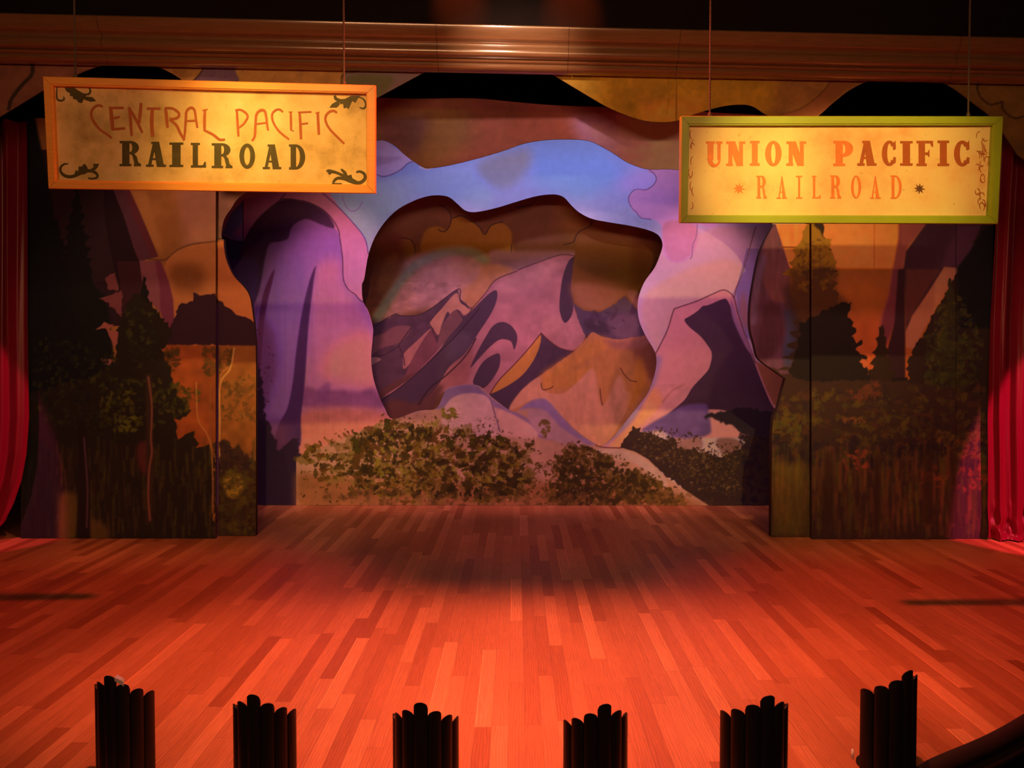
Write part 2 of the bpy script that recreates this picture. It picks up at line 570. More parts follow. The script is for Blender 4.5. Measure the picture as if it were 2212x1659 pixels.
def stage_floor():
    bm = bmesh.new()
    top = [bm.verts.new((x, y, 0)) for x, y in EDGE] + [bm.verts.new((8.2, 16, 0)), bm.verts.new((-8.2, 16, 0))]
    bot = [bm.verts.new((v.co.x, v.co.y, -0.12)) for v in top]
    bm.faces.new(top)
    bm.faces.new(bot[::-1])
    n = len(top)
    for i in range(n):
        bm.faces.new([top[i], bot[i], bot[(i + 1) % n], top[(i + 1) % n]])
    m, nt, b, N, L = mat('oak_plank_floor')

    def math_(op, a, b_=None, c=None):
        n_ = N('ShaderNodeMath'); n_.operation = op
        for i, v in enumerate((a, b_, c)):
            if v is None: continue
            if isinstance(v, (int, float)): n_.inputs[i].default_value = v
            else: L(v, n_.inputs[i])
        return n_.outputs[0]
    tc = N('ShaderNodeTexCoord'); sp = N('ShaderNodeSeparateXYZ')
    L(tc.outputs['Object'], sp.inputs[0])
    W_, LN = 0.108, 1.5
    u = math_('DIVIDE', math_('ADD', sp.outputs['X'], 20.03), W_)
    col = math_('FLOOR', u)
    wn = N('ShaderNodeTexWhiteNoise'); wn.noise_dimensions = '1D'; L(col, wn.inputs['W'])
    v = math_('DIVIDE', math_('ADD', sp.outputs['Y'], math_('MULTIPLY', wn.outputs['Value'], 7.3)), LN)
    row = math_('FLOOR', v)
    cmb = N('ShaderNodeCombineXYZ'); L(col, cmb.inputs[0]); L(row, cmb.inputs[1])
    wp = N('ShaderNodeTexWhiteNoise'); wp.noise_dimensions = '2D'; L(cmb.outputs[0], wp.inputs['Vector'])
    # seams
    fu, fv = math_('FRACT', u), math_('FRACT', v)
    eu = math_('MINIMUM', fu, math_('SUBTRACT', 1.0, fu))
    ev = math_('MINIMUM', fv, math_('SUBTRACT', 1.0, fv))
    seam = math_('MAXIMUM', math_('LESS_THAN', eu, 0.012), math_('LESS_THAN', ev, 0.0016))
    # a few worn bright seams
    wcol = math_('GREATER_THAN', wp.outputs['Value'], 0.93)
    worn = math_('MULTIPLY', math_('LESS_THAN', fu, 0.026), wcol)
    # grain
    mp = N('ShaderNodeMapping'); mp.inputs['Scale'].default_value = (16, 1.3, 1)
    vm = N('ShaderNodeVectorMath'); vm.operation = 'MULTIPLY_ADD'
    L(wp.outputs['Color'], vm.inputs[0]); vm.inputs[1].default_value = (9, 9, 9); L(tc.outputs['Object'], vm.inputs[2])
    L(vm.outputs[0], mp.inputs[0])
    gn = N('ShaderNodeTexNoise'); gn.inputs['Scale'].default_value = 2.2; gn.inputs['Detail'].default_value = 5
    gn.inputs['Distortion'].default_value = 1.6
    L(mp.outputs[0], gn.inputs['Vector'])
    wv = N('ShaderNodeTexWave'); wv.inputs['Scale'].default_value = 1.1; wv.inputs['Distortion'].default_value = 9
    wv.inputs['Detail'].default_value = 3; wv.bands_direction = 'X'
    L(mp.outputs[0], wv.inputs['Vector'])
    cr_ = N('ShaderNodeValToRGB')
    e = cr_.color_ramp.elements
    e[0].position, e[0].color = 0.0, (0.36, 0.115, 0.042, 1)
    e[1].position, e[1].color = 1.0, (0.70, 0.30, 0.13, 1)
    k = cr_.color_ramp.elements.new(0.3); k.color = (0.50, 0.185, 0.073, 1)
    k = cr_.color_ramp.elements.new(0.75); k.color = (0.56, 0.222, 0.092, 1)
    L(wp.outputs['Value'], cr_.inputs[0])
    g = math_('ADD', math_('MULTIPLY', gn.outputs['Fac'], 0.5), math_('MULTIPLY', wv.outputs['Fac'], 0.22))
    g = math_('ADD', g, 0.64)
    wear = N('ShaderNodeTexNoise'); wear.inputs['Scale'].default_value = 0.8; wear.inputs['Detail'].default_value = 6
    L(tc.outputs['Object'], wear.inputs['Vector'])
    g = math_('MULTIPLY', g, math_('ADD', math_('MULTIPLY', wear.outputs['Fac'], 0.35), 0.82))
    g = math_('MULTIPLY', g, math_('SUBTRACT', 1.0, math_('MULTIPLY', seam, 0.35)))
    g = math_('ADD', g, math_('MULTIPLY', worn, 1.5))
    sc = N('ShaderNodeVectorMath'); sc.operation = 'SCALE'
    L(cr_.outputs[0], sc.inputs[0]); L(g, sc.inputs['Scale'])
    L(sc.outputs[0], b.inputs['Base Color'])
    b.inputs['Roughness'].default_value = 0.42
    b.inputs['Specular IOR Level'].default_value = 0.35
    bp = N('ShaderNodeBump'); bp.inputs['Strength'].default_value = 0.25; bp.inputs['Distance'].default_value = 0.002
    L(g, bp.inputs['Height']); L(bp.outputs[0], b.inputs['Normal'])
    return struct(bm_obj('floor', bm, m))


stage_floor()

# dark nosing along the curved front of the stage, and the riser under it
def sweep(bm, path, prof):
    """path: list of (x,y); prof: list of (out, z) with out = towards the house"""
    n = len(path)
    rows = []
    for i in range(n):
        a, b = np.array(path[max(i - 1, 0)]), np.array(path[min(i + 1, n - 1)])
        t = (b - a) / np.linalg.norm(b - a)
        nn = np.array([t[1], -t[0]])
        rows.append([bm.verts.new((path[i][0] + nn[0] * o, path[i][1] + nn[1] * o, z)) for o, z in prof])
    for r0, r1 in zip(rows, rows[1:]):
        for j in range(len(prof) - 1):
            bm.faces.new([r0[j], r0[j + 1], r1[j + 1], r1[j]])


M['nosing'] = simple_mat('dark_stained_wood', (0.022, 0.012, 0.012), 0.45, 0.3, 6, stretch=(1, 1, 6))
bm = bmesh.new()
sweep(bm, list(EDGE), [(0, 0), (-0.004, 0.012), (0.02, 0.028), (0.07, 0.030), (0.105, 0.012), (0.115, -0.02), (0.10, -0.045), (0.085, -0.05),
                       (0.085, -0.075), (0.12, -0.085), (0.13, -0.12), (0.10, -0.15), (0.03, -0.16), (0.03, -0.95)])
struct(bm_obj('trim_2', bm, M['nosing'], shade=True))

M['house'] = simple_mat('dark_carpet', (0.012, 0.006, 0.008), 0.95, 0.3, 40, spec=0.05)


def slab(name, lo, hi, material):
    bm = bmesh.new(); add_box(bm, lo, hi)
    return struct(bm_obj(name, bm, material))


slab('floor_house', (-8.2, -2.4, -1.05), (8.2, 16, -0.95), M['house'])
slab('wall_back', (-8.2, 15.6, -0.95), (8.2, 15.8, 7.6), M['wallblack'])
slab('wall_left', (-8.4, -2.4, -0.95), (-8.2, 15.8, 7.6), M['wallblack'])
slab('wall_right', (8.2, -2.4, -0.95), (8.4, 15.8, 7.6), M['wallblack'])
slab('wall_front', (-8.2, -2.6, -0.95), (8.2, -2.4, 7.6), M['wallblack'])
slab('ceiling', (-8.4, -2.6, 7.6), (8.4, 15.8, 7.8), M['wallblack'])

# ------------------------------------------------------------------ cornice over the stage opening
CORN = Plane(10.2, 0.07)
K = 0.07


def zc(v, D=10.2):
    return 2.4 + (765 - v) * D / F


# bulkhead wall the cornice is fixed to
bm = bmesh.new()
for (x0, x1) in ((-8.2, 8.2),):
    vs = []
    for x in (x0, x1):
        for o in (0.36, 0.50):
            for z in (5.97, 7.6):
                vs.append(bm.verts.new((x, 10.2 + K * x + o, z)))
    for f in ((0, 1, 3, 2), (4, 6, 7, 5), (0, 4, 5, 1), (2, 3, 7, 6), (0, 2, 6, 4), (1, 5, 7, 3)):
        bm.faces.new([vs[i] for i in f])
struct(bm_obj('wall_proscenium', bm, M['wallblack']))

M['cornice'] = simple_mat('varnished_gilt_wood', (0.27, 0.14, 0.065), 0.24, 0.28, 3.0, stretch=(1.2, 8, 14), coat=1.0, spec=0.6)
M['cornice'].node_tree.nodes['Principled BSDF'].inputs['Coat Roughness'].default_value = 0.13
PROF = [(66, -0.34), (66, .03), (67.5, .050), (70, .058), (74, .054), (84, .030), (92, .006), (94, -.002), (95, -.015), (97, -.045), (99, -.07), (101, -.078), (104, -.078), (106, -.070),
        (108, -.058), (110, -.050), (112, -.0465), (114, -.0455), (117, -.0465), (120, -.0500), (122, -.0540), (124, -.0605), (125.5, -.075), (126, -.12), (126.6, -.17), (127, -.175), (128.5, -.155),
        (130, -.152), (132, -.158), (133.5, -.175), (134, -.2), (137, -.205), (138, -.19), (140, -.186), (142, -.19), (144, -.2), (147, -.225), (147, -0.34)]
segs = [(-8.2, -4.6), (-4.6, -0.9), (-0.9, 0.60), (0.60, 1.88), (1.88, 5.2), (5.2, 8.2)]
bm = bmesh.new()
for a, b_ in segs:
    nn = 14
    for i in range(nn):
        x0 = a + 0.002 + (b_ - a - 0.004) * i / nn; x1 = a + 0.002 + (b_ - a - 0.004) * (i + 1) / nn
        r0 = [bm.verts.new((x0, 10.2 + K * x0 - p, zc(v))) for v, p in PROF]
        r1 = [bm.verts.new((x1, 10.2 + K * x1 - p, zc(v))) for v, p in PROF]
        for j in range(len(PROF) - 1):
            bm.faces.new([r0[j], r1[j], r1[j + 1], r0[j + 1]])
bmesh.ops.remove_doubles(bm, verts=bm.verts, dist=1e-5)
o = bm_obj('trim_1', bm, M['cornice'], shade=True)
struct(o)
o.data.set_sharp_from_angle(angle=math.radians(40)) if hasattr(o.data, 'set_sharp_from_angle') else None

# two small working lamps' pools on the bulkhead come from lamps above the frame
for x in (-0.66, 0.65):
    spot('bulkhead_lamp', (x, 9.6, 7.35), (x, 10.55, 6.50), 160, (1.0, 0.15, 0.03), 36, 1.0, 0.03)

# ------------------------------------------------------------------ painted header with the scalloped bottom (front of the scenery)
HD = Plane(10.62, 0.07)
cv = Canvas(-260, 90, 2480, 500, (118, 64, 22))
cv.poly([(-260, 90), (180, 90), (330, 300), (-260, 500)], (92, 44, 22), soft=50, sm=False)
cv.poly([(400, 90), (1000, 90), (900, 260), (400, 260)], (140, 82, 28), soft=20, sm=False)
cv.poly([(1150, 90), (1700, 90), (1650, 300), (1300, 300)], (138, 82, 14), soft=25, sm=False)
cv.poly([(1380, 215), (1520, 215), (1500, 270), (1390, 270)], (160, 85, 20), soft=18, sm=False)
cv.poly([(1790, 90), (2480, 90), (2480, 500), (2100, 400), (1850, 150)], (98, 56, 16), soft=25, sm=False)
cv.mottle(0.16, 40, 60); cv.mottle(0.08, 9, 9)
cv.poly([(445, 120), (512, 120), (508, 150), (516, 178), (480, 186), (418, 178), (436, 152)], (84, 50, 46), soft=1)
cv.dabs([(445, 128), (512, 128), (516, 178), (420, 175)], 40, [(50, 28, 28)], (0.8, 1.8))
cv.dabs([(515, 130), (600, 130), (600, 180), (515, 178)], 30, [(90, 50, 18)], (0.8, 1.6))
cv.line([(446, 128), (440, 146), (428, 164), (414, 178)], (48, 24, 14), 3)
cv.poly([(745, 152), (800, 147), (935, 143), (905, 165), (815, 212), (740, 215), (742, 180)], (92, 62, 46), soft=3)
cv.poly([(745, 170), (780, 160), (850, 168), (815, 212), (745, 212)], (78, 60, 30), soft=5)
cv.line([(737, 185), (741, 160), (760, 156), (790, 150), (812, 144)], (66, 40, 10), 4)
cv.line([(13, 127), (20, 122), (30, 119), (45, 119), (59, 126), (69, 141), (71, 152), (66, 165), (55, 176), (42, 190), (30, 206), (23, 218), (19, 236)], (38, 22, 8), 8)
cv.line(cb([(1135, 405), (1125, 440), (1085, 505), (1010, 572), (930, 618), (840, 640)]), (72, 34, 10), 3)
cv.poly(cb([(1135, 405), (1125, 440), (1085, 505), (1010, 572), (930, 618), (840, 640), (1060, 640), (1200, 500), (1300, 430), (1300, 400)]), (112, 52, 20), soft=2, alpha=.8)
cv.line(cb([(1985, 430), (1950, 460), (1942, 500), (1965, 550), (2015, 585), (2083, 572), (2080, 600), (2110, 640), (2160, 662), (2230, 640)]), (56, 28, 10), 4)
cv.line([(1460, 140), (1461, 270)], (100, 52, 10), 2, sm=False)
cv.line(cb([(210, 400), (215, 520), (205, 640)]), (128, 74, 10), 2)
HTOP = [tuple(topx(np.array([[x, 10.62 + 0.07 * x, 5.93]]))[0]) for x in np.linspace(-7.4, 7.9, 12)]
HOUT = HTOP + [(2460, 520)] + list(map(tuple, smooth([(2460, 520), (2330, 420), (2212, 345), (2190, 322), (2165, 285), (2140, 252), (2100, 221), (2055, 188), (2010, 168), (1950, 161), (1890, 170), (1840, 192), (1800, 222), (1772, 247),
        (1740, 268), (1700, 272), (1655, 248), (1624, 229), (1593, 226), (1555, 231), (1502, 246), (1470, 259), (1430, 264), (1380, 258), (1320, 235), (1270, 207), (1172, 148)], 4, False)))
HOUT += [(1150, 132), (955, 132), (935, 146), (815, 211), (740, 245), (600, 262), (450, 235), (410, 190)]
HOUT += list(map(tuple, smooth([(396, 175), (370, 158), (330, 141), (280, 134), (235, 138), (195, 149), (160, 164)], 4, False)))
HOUT += [(140, 175), (100, 191), (0, 252), (-120, 330), (-250, 420)]
EH = lambda px: np.array([[.40, .20, .085]]) * np.interp(px[:, 0], [300, 900, 1300, 1800], [.72, .72, .9, 1.0])[:, None]
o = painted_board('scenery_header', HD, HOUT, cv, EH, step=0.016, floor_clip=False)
tag(o, 'ochre painted scenery header with scalloped bottom edge hung below the wooden cornice', 'scenery')

# ------------------------------------------------------------------ far backdrop seen through the cave mouth
FD = Plane(14.9)
BLOB = smooth([tuple(p) for p in cc([(225, 1560), (250, 1420), (300, 1300), (390, 1190), (500, 1125), (600, 1095), (690, 1100), (740, 1135), (790, 1178), (850, 1187),
        (960, 1165), (1060, 1135), (1180, 1100), (1280, 1088), (1340, 1103), (1385, 1150), (1430, 1190), (1500, 1225), (1600, 1245), (1720, 1265), (1820, 1290), (1875, 1320),
        (1895, 1370), (1880, 1430), (1850, 1500)])] + [tuple(p) for p in ce([(1790, 290), (1757, 390), (1762, 490), (1798, 580), (1840, 650), (1860, 700), (1855, 780), (1820, 890), (1780, 950),
        (1700, 1050), (1620, 1150), (1560, 1200), (1520, 1190), (1420, 1120), (1330, 1030), (1260, 950), (1215, 932), (1150, 950), (1080, 1003), (1035, 998), (930, 920), (880, 872), (830, 857),
        (750, 862), (690, 880), (672, 905), (630, 990), (560, 1000), (510, 1010), (385, 1050), (340, 990), (300, 900), (272, 800), (264, 700), (272, 600), (274, 540), (250, 450), (218, 390), (212, 300)])], 4)
cv = Canvas(740, 380, 1480, 1010, (100, 46, 34))
cv.poly(cc([(1330, 1000), (2000, 1000), (2000, 1700), (1330, 1700)]), (112, 54, 28), soft=30, sm=False)
cv.mottle(0.10, 50, 60)
cloud = cc([(550, 1420), (550, 1330), (580, 1280), (640, 1268), (690, 1285), (720, 1225), (770, 1215), (850, 1255), (900, 1312), (930, 1265), (990, 1248), (1045, 1290), (1052, 1370), (1045, 1440), (700, 1450)])
cv.poly(cloud, (132, 66, 26), soft=3)
cv.poly(cc([(420, 1360), (480, 1335), (510, 1400), (560, 1420), (700, 1440), (420, 1500)]), (120, 60, 30), soft=6)
for l in ([(640, 1145), (690, 1170), (712, 1215), (700, 1270), (670, 1297), (640, 1285)], [(720, 1222), (770, 1208), (830, 1240), (870, 1270), (900, 1312), (935, 1262), (1000, 1240)],
          [(1500, 1225), (1492, 1265), (1440, 1290), (1410, 1320), (1395, 1355), (1340, 1370)], [(430, 1330), (480, 1340), (505, 1370), (512, 1420)], [(1050, 1370), (1045, 1500), (1005, 1515), (975, 1500), (985, 1450), (965, 1438), (930, 1500)], [(1180, 1130), (1140, 1150), (1080, 1160)]):
    cv.line(cc(l), (58, 26, 28), 2.2)
cv.poly(ce([(215, 200), (300, 40), (420, 20), (450, 140), (430, 260), (360, 380), (290, 500), (200, 400)]), (96, 36, 32), soft=12)
cv.poly(ce([(300, 470), (380, 300), (430, 190), (540, 120), (700, 95), (840, 115), (950, 150), (1080, 180), (1300, 140), (1400, 150), (1330, 420), (900, 430), (600, 440), (420, 470), (290, 520)]), (168, 90, 96), soft=9)
cv.poly(ce([(930, 110), (1060, 110), (1400, 110), (1400, 150), (1080, 215), (930, 200)]), (140, 74, 92), soft=6)
for wdt, c, a in ((26, (140, 84, 60), .5), (18, (128, 100, 96), .75)):
    cv.line(ce([(300, 480), (350, 400), (420, 290), (500, 200), (600, 140), (720, 110), (830, 118), (900, 160)]), c, wdt, a, soft=10)
cv.poly(ce([(400, 120), (440, 200), (380, 300), (330, 360), (300, 300), (330, 180)]), (124, 58, 38), soft=8, alpha=.8)
cv.poly(ce([(900, 180), (1060, 215), (960, 280), (900, 360), (850, 420), (790, 410), (780, 330), (860, 260)]), (180, 92, 76), soft=7)
cv.poly(ce([(500, 310), (520, 360), (480, 390), (520, 430), (640, 390), (740, 325), (760, 200), (600, 210)]), (170, 92, 108), soft=5, alpha=.8)
cv.dabs(ce([(460, 200), (640, 250), (640, 340), (500, 430), (440, 280)]), 45, [(60, 28, 34)], (0.7, 1.7))
cv.dabs(ce([(640, 230), (900, 300), (850, 330), (600, 300)]), 12, [(60, 28, 34)], (0.7, 1.5))
# left lower range
cv.poly(rough(ce([(240, 530), (330, 500), (400, 462), (430, 470), (520, 470), (600, 430), (750, 322), (760, 380), (830, 430), (700, 620), (400, 900), (320, 960), (240, 760)]), .8), (86, 44, 66), sm=False)
cv.mottle(0.15, 16, 22, 780, 610, 1010, 900)
cv.poly(ce([(590, 515), (660, 430), (740, 345), (765, 400), (820, 435), (785, 470), (755, 440), (715, 470), (690, 450), (660, 520), (640, 580), (610, 540)]), (184, 96, 96), soft=1)
cv.poly(ce([(240, 610), (330, 570), (400, 530), (485, 538), (430, 620), (330, 650), (240, 700)]), (122, 60, 76), soft=1.5)
cv.poly(ce([(450, 680), (520, 612), (602, 540), (580, 600), (520, 690), (450, 770), (442, 720)]), (164, 82, 92), soft=1)
cv.poly(ce([(460, 790), (500, 700), (602, 545), (635, 620), (640, 665), (520, 790), (430, 850)]), (116, 52, 70), soft=1)
cv.poly(ce([(640, 670), (650, 560), (700, 470), (745, 438), (778, 488), (720, 570)]), (118, 58, 74), soft=1)
cv.poly(ce([(270, 700), (320, 715), (290, 735), (266, 745)]), (150, 86, 100), soft=1)
cv.poly(ce([(300, 900), (420, 830), (520, 790), (400, 900), (330, 960)]), (98, 44, 52), soft=4)
for l in ([(274, 545), (330, 500), (400, 462), (430, 472), (520, 470), (600, 432), (752, 322), (762, 380), (810, 432)], [(590, 515), (602, 540), (635, 620)], [(745, 438), (778, 488)], [(485, 540), (430, 620), (420, 640), (445, 700), (450, 750)], [(270, 700), (340, 690), (420, 640)]):
    cv.line(ce(l), (60, 30, 48), 2)
# central slopes
cv.poly(ce([(840, 430), (900, 345), (960, 275), (1060, 225), (1200, 168), (1340, 132), (1425, 142), (1395, 300), (1395, 400), (1420, 480), (1462, 592), (1390, 672), (1330, 720), (1240, 790),
            (1170, 840), (1100, 1000), (930, 920), (850, 860), (680, 890), (500, 1060), (380, 1100), (300, 960), (520, 790)]), (168, 82, 104), soft=0.6)
cv.poly(ce([(960, 280), (1100, 215), (1300, 160), (1330, 200), (1200, 300), (1100, 330), (980, 360)]), (196, 98, 116), soft=10, alpha=.7)
cv.poly(ce([(1230, 480), (1420, 480), (1460, 590), (1390, 670), (1250, 610)]), (180, 90, 106), soft=7, alpha=.8)
cv.poly(ce([(640, 880), (700, 760), (820, 640), (830, 760), (780, 870), (700, 880)]), (146, 64, 76), soft=7, alpha=.8)
cv.mottle(0.10, 26, 30, 880, 560, 1270, 850)
cv.poly(ce([(965, 330), (920, 352), (840, 430), (760, 520), (690, 600), (640, 670), (520, 790), (400, 890), (300, 960), (380, 1080), (520, 1050), (560, 960), (640, 860), (700, 760), (790, 680), (870, 560), (935, 460), (966, 385)]), (76, 40, 64), soft=0.8)
cv.poly(ce([(640, 860), (520, 960), (400, 940), (330, 980), (380, 1090), (560, 1060), (660, 900)]), (100, 44, 50), soft=7)
cv.poly(ce([(760, 560), (830, 590), (790, 680), (700, 720), (690, 640)]), (96, 58, 86), soft=9, alpha=.6)
cv.line(ce([(870, 430), (760, 560), (620, 700), (480, 830), (320, 950)]), (52, 24, 40), 2)
cv.line(ce([(850, 600), (790, 700), (690, 800), (590, 880), (530, 970)]), (54, 24, 34), 2.5)
D1 = (74, 38, 62)
cv.poly(ce([(820, 762), (850, 690), (905, 590), (950, 525), (1005, 507), (1055, 535), (1082, 590), (1065, 662), (1045, 615), (985, 605), (925, 650), (870, 708)]), D1, soft=.6)
cv.poly(ce([(835, 850), (848, 800), (895, 725), (978, 683), (980, 760), (925, 850), (875, 882)]), D1, soft=.6)
cv.poly(ce([(1215, 568), (1262, 612), (1320, 652), (1397, 672), (1330, 722), (1240, 790), (1160, 850), (1100, 910), (1040, 1000), (960, 950), (925, 912), (1030, 862), (1110, 802), (1170, 722)]), D1, soft=.6, sm=False)
cv.poly(ce([(930, 907), (980, 832), (1060, 750), (1140, 662), (1210, 575), (1207, 640), (1172, 722), (1112, 802), (1030, 862)]), (186, 94, 54), soft=.8)
cv.line(ce([(930, 907), (980, 832), (1060, 750), (1140, 662), (1215, 570)]), (84, 30, 44), 2)
cv.poly(ce([(1427, 140), (1375, 158), (1335, 260), (1318, 400), (1325, 470), (1350, 512), (1386, 470), (1396, 400), (1385, 300), (1400, 220)]), D1, soft=.8)
cv.line(ce([(820, 440), (900, 350), (960, 272), (1080, 222)]), (96, 42, 50), 2)
cv.line(ce([(1085, 215), (1200, 172), (1330, 130), (1420, 140)]), (88, 42, 60), 2)
# right cloud and bluish range
cv.poly(ce([(1400, 150), (1388, 300), (1400, 380), (1430, 425), (1500, 448), (1570, 440), (1640, 395), (1700, 340), (1780, 300), (1900, 60), (1700, 20), (1450, 20)]), (114, 54, 30), soft=2)
cv.poly(ce([(1390, 290), (1400, 380), (1430, 425), (1500, 448), (1570, 440), (1640, 395), (1700, 330), (1560, 300)]), (154, 76, 64), soft=9)
cv.poly(ce([(1750, 20), (1900, 20), (1900, 200), (1760, 330), (1720, 200)]), (96, 38, 24), soft=16)
cv.poly(rough(ce([(1396, 402), (1450, 442), (1540, 452), (1620, 412), (1680, 360), (1740, 420), (1800, 500), (1800, 600), (1650, 606), (1570, 590), (1500, 565), (1462, 592), (1425, 500)]), .7), (88, 50, 78), sm=False, soft=.5)
cv.poly(ce([(1690, 340), (1760, 340), (1790, 460), (1745, 425)]), (150, 74, 78), soft=3)
cv.poly(ce([(1600, 480), (1740, 470), (1760, 590), (1640, 590), (1590, 540)]), (118, 66, 90), soft=5, alpha=.8)
cv.poly(ce([(1450, 500), (1560, 500), (1600, 570), (1500, 560)]), (70, 38, 58), soft=5, alpha=.8)
cv.dabs(ce([(1450, 450), (1740, 430), (1760, 560), (1480, 540)]), 26, [(72, 38, 60), (108, 62, 90)], (4, 9), .5)
# snow mountain at the right
cv.poly(rough(ce([(1035, 1000), (1100, 895), (1200, 812), (1300, 742), (1400, 672), (1500, 563), (1560, 590), (1650, 606), (1800, 585), (1900, 680), (1880, 950), (1560, 1260), (1330, 1100), (1100, 1080)]), .6), (188, 94, 74), sm=False, soft=.5)
cv.poly(ce([(1260, 770), (1400, 680), (1500, 600), (1600, 620), (1540, 760), (1400, 870), (1220, 880), (1215, 810)]), (196, 98, 58), soft=10)
cv.poly(ce([(1040, 1000), (1100, 895), (1208, 812), (1222, 885), (1330, 910), (1420, 840), (1505, 762), (1530, 850), (1560, 980), (1650, 800), (1730, 900), (1640, 1100), (1540, 1200), (1330, 1040), (1215, 935)]), (206, 108, 100), soft=2.5)
cv.poly(ce([(1340, 800), (1640, 640), (1800, 760), (1800, 900), (1700, 900), (1650, 800), (1560, 960), (1505, 762)]), (184, 92, 62), soft=6)
cv.poly(ce([(1720, 640), (1820, 600), (1880, 700), (1860, 830), (1790, 800)]), (132, 58, 50), soft=9)
cv.poly(ce([(1560, 605), (1650, 612), (1800, 590), (1800, 640), (1650, 660)]), (150, 72, 76), soft=6, alpha=.8)
cv.poly(ce([(1760, 700), (1810, 800), (1790, 900), (1700, 1000), (1730, 850)]), (196, 96, 40), soft=8, alpha=.7)
cv.mottle(0.08, 30, 14, 1140, 700, 1430, 970)
for l in ([(1214, 850), (1225, 885), (1262, 880), (1282, 868)], [(1545, 880), (1550, 930), (1558, 972)], [(1660, 765), (1680, 800), (1712, 832), (1750, 842)], [(1215, 568), (1262, 612), (1320, 652), (1397, 672)]):
    cv.line(ce(l), (98, 40, 40), 2)
FOUT = [(745, 385), (1475, 385), (1475, 1073.4), (745, 1073.4)]
EF = Ekeys([(0, (.28, .11, .05)), (520, (.30, .12, .06)), (585, (.76, .33, .46)), (1200, (.85, .38, .52))])
o = painted_board('distant_mountain_backdrop', FD, FOUT, cv, EF, step=0.0095)
# ------------------------------------------------------------------ main backdrop with the cave-mouth opening
BD = Plane(14.0)
cv = Canvas(440, 250, 1800, 1110, (132, 118, 186))
cv.vgrad(300, (112, 118, 196), 700, (160, 100, 124))
cv.mottle(0.06, 60, 90)
cv.poly([(1150, 300), (1300, 300), (1350, 380), (1260, 430), (1150, 400)], (106, 116, 192), soft=25, sm=False)
cv.poly([(870, 370), (1080, 330), (1060, 450), (900, 420), (760, 560), (720, 420)], (132, 130, 204), soft=22, sm=False, alpha=.8)
cv.poly(cc([(880, 900), (1100, 840), (1160, 850), (1140, 950), (1030, 1060), (930, 1040), (860, 960)]), (124, 108, 140), soft=16)
cv.poly([(1380, 360), (1700, 360), (1700, 560), (1500, 560), (1420, 460), (1330, 400)], (150, 112, 178), soft=22, sm=False)
cv.poly([(1400, 560), (1440, 520), (1560, 480), (1700, 480), (1700, 900), (1400, 820), (1370, 690)], (164, 100, 118), soft=14, sm=False)
cv.poly([(1390, 640), (1560, 560), (1640, 620), (1560, 640), (1450, 700), (1420, 760)], (172, 100, 100), soft=10)
# clouds
cv.poly(cc([(270, 770), (340, 785), (430, 850), (520, 905), (470, 910), (430, 950), (370, 980), (320, 988), (270, 975)]), (164, 126, 182), soft=1.5)
cv.poly(cc([(270, 880), (430, 880), (400, 900), (330, 920), (270, 930)]), (140, 100, 150), soft=4, alpha=.7)
cv.line(cc([(290, 975), (325, 988), (370, 980), (430, 950), (470, 915), (500, 905)]), (92, 62, 112), 2)
cv.line(cc([(540, 935), (570, 945), (605, 940)]), (220, 170, 160), 3)
cv.poly(cc([(1830, 950), (1860, 985), (1855, 1020), (1810, 1055), (1740, 1068), (1705, 1115), (1725, 1175), (1780, 1220), (1850, 1232), (1900, 1290), (1895, 1420), (1980, 1470), (2055, 1430), (2085, 1330), (2090, 1260), (2200, 1250), (2200, 950)]), (166, 98, 148), soft=1.2)
cv.poly(cc([(1900, 1250), (2080, 1260), (2075, 1400), (2000, 1465), (1920, 1440)]), (158, 82, 112), soft=5)
cv.line(cc([(1820, 950), (1850, 975), (1860, 1005), (1840, 1040), (1800, 1062), (1745, 1060), (1712, 1090), (1705, 1125), (1725, 1165), (1750, 1190), (1775, 1220), (1830, 1228)]), (96, 60, 100), 2)
cv.line(cc([(2090, 1255), (2082, 1330), (2065, 1370), (2060, 1430), (2050, 1450)]), (104, 62, 92), 1.8)
cv.line(cc([(100, 1095), (120, 1150), (150, 1182), (190, 1170), (215, 1130)]), (120, 78, 130), 1.6)
# left mountain mass
cv.poly([(440, 400), (700, 400), (733, 448), (771, 490), (790, 520), (800, 560), (800, 920), (870, 960), (640, 1110), (440, 1110)], (170, 86, 122), soft=.8, sm=False)
cv.poly([(640, 640), (830, 640), (850, 1000), (640, 1000)], (196, 88, 92), soft=28, sm=False, alpha=.9)
cv.poly(ca([(1245, 1310), (1290, 1200), (1362, 1120), (1362, 1352), (1300, 1335)]), (90, 78, 150), soft=1, sm=False)
cv.poly(ca([(1300, 1310), (1362, 1240), (1362, 1352)]), (150, 84, 140), soft=6, sm=False)
cv.poly(ca([(1362, 1110), (1600, 1085), (1440, 1230), (1362, 1352)]), (158, 76, 130), soft=2, sm=False)
cv.line(ca([(1361, 1120), (1361, 1350)]), (70, 40, 80), 2.5, sm=False)
cv.poly(ca([(1238, 1312), (1300, 1340), (1362, 1352), (1400, 1300), (1400, 1700), (1238, 1600)]), (48, 36, 76), soft=1, sm=False)
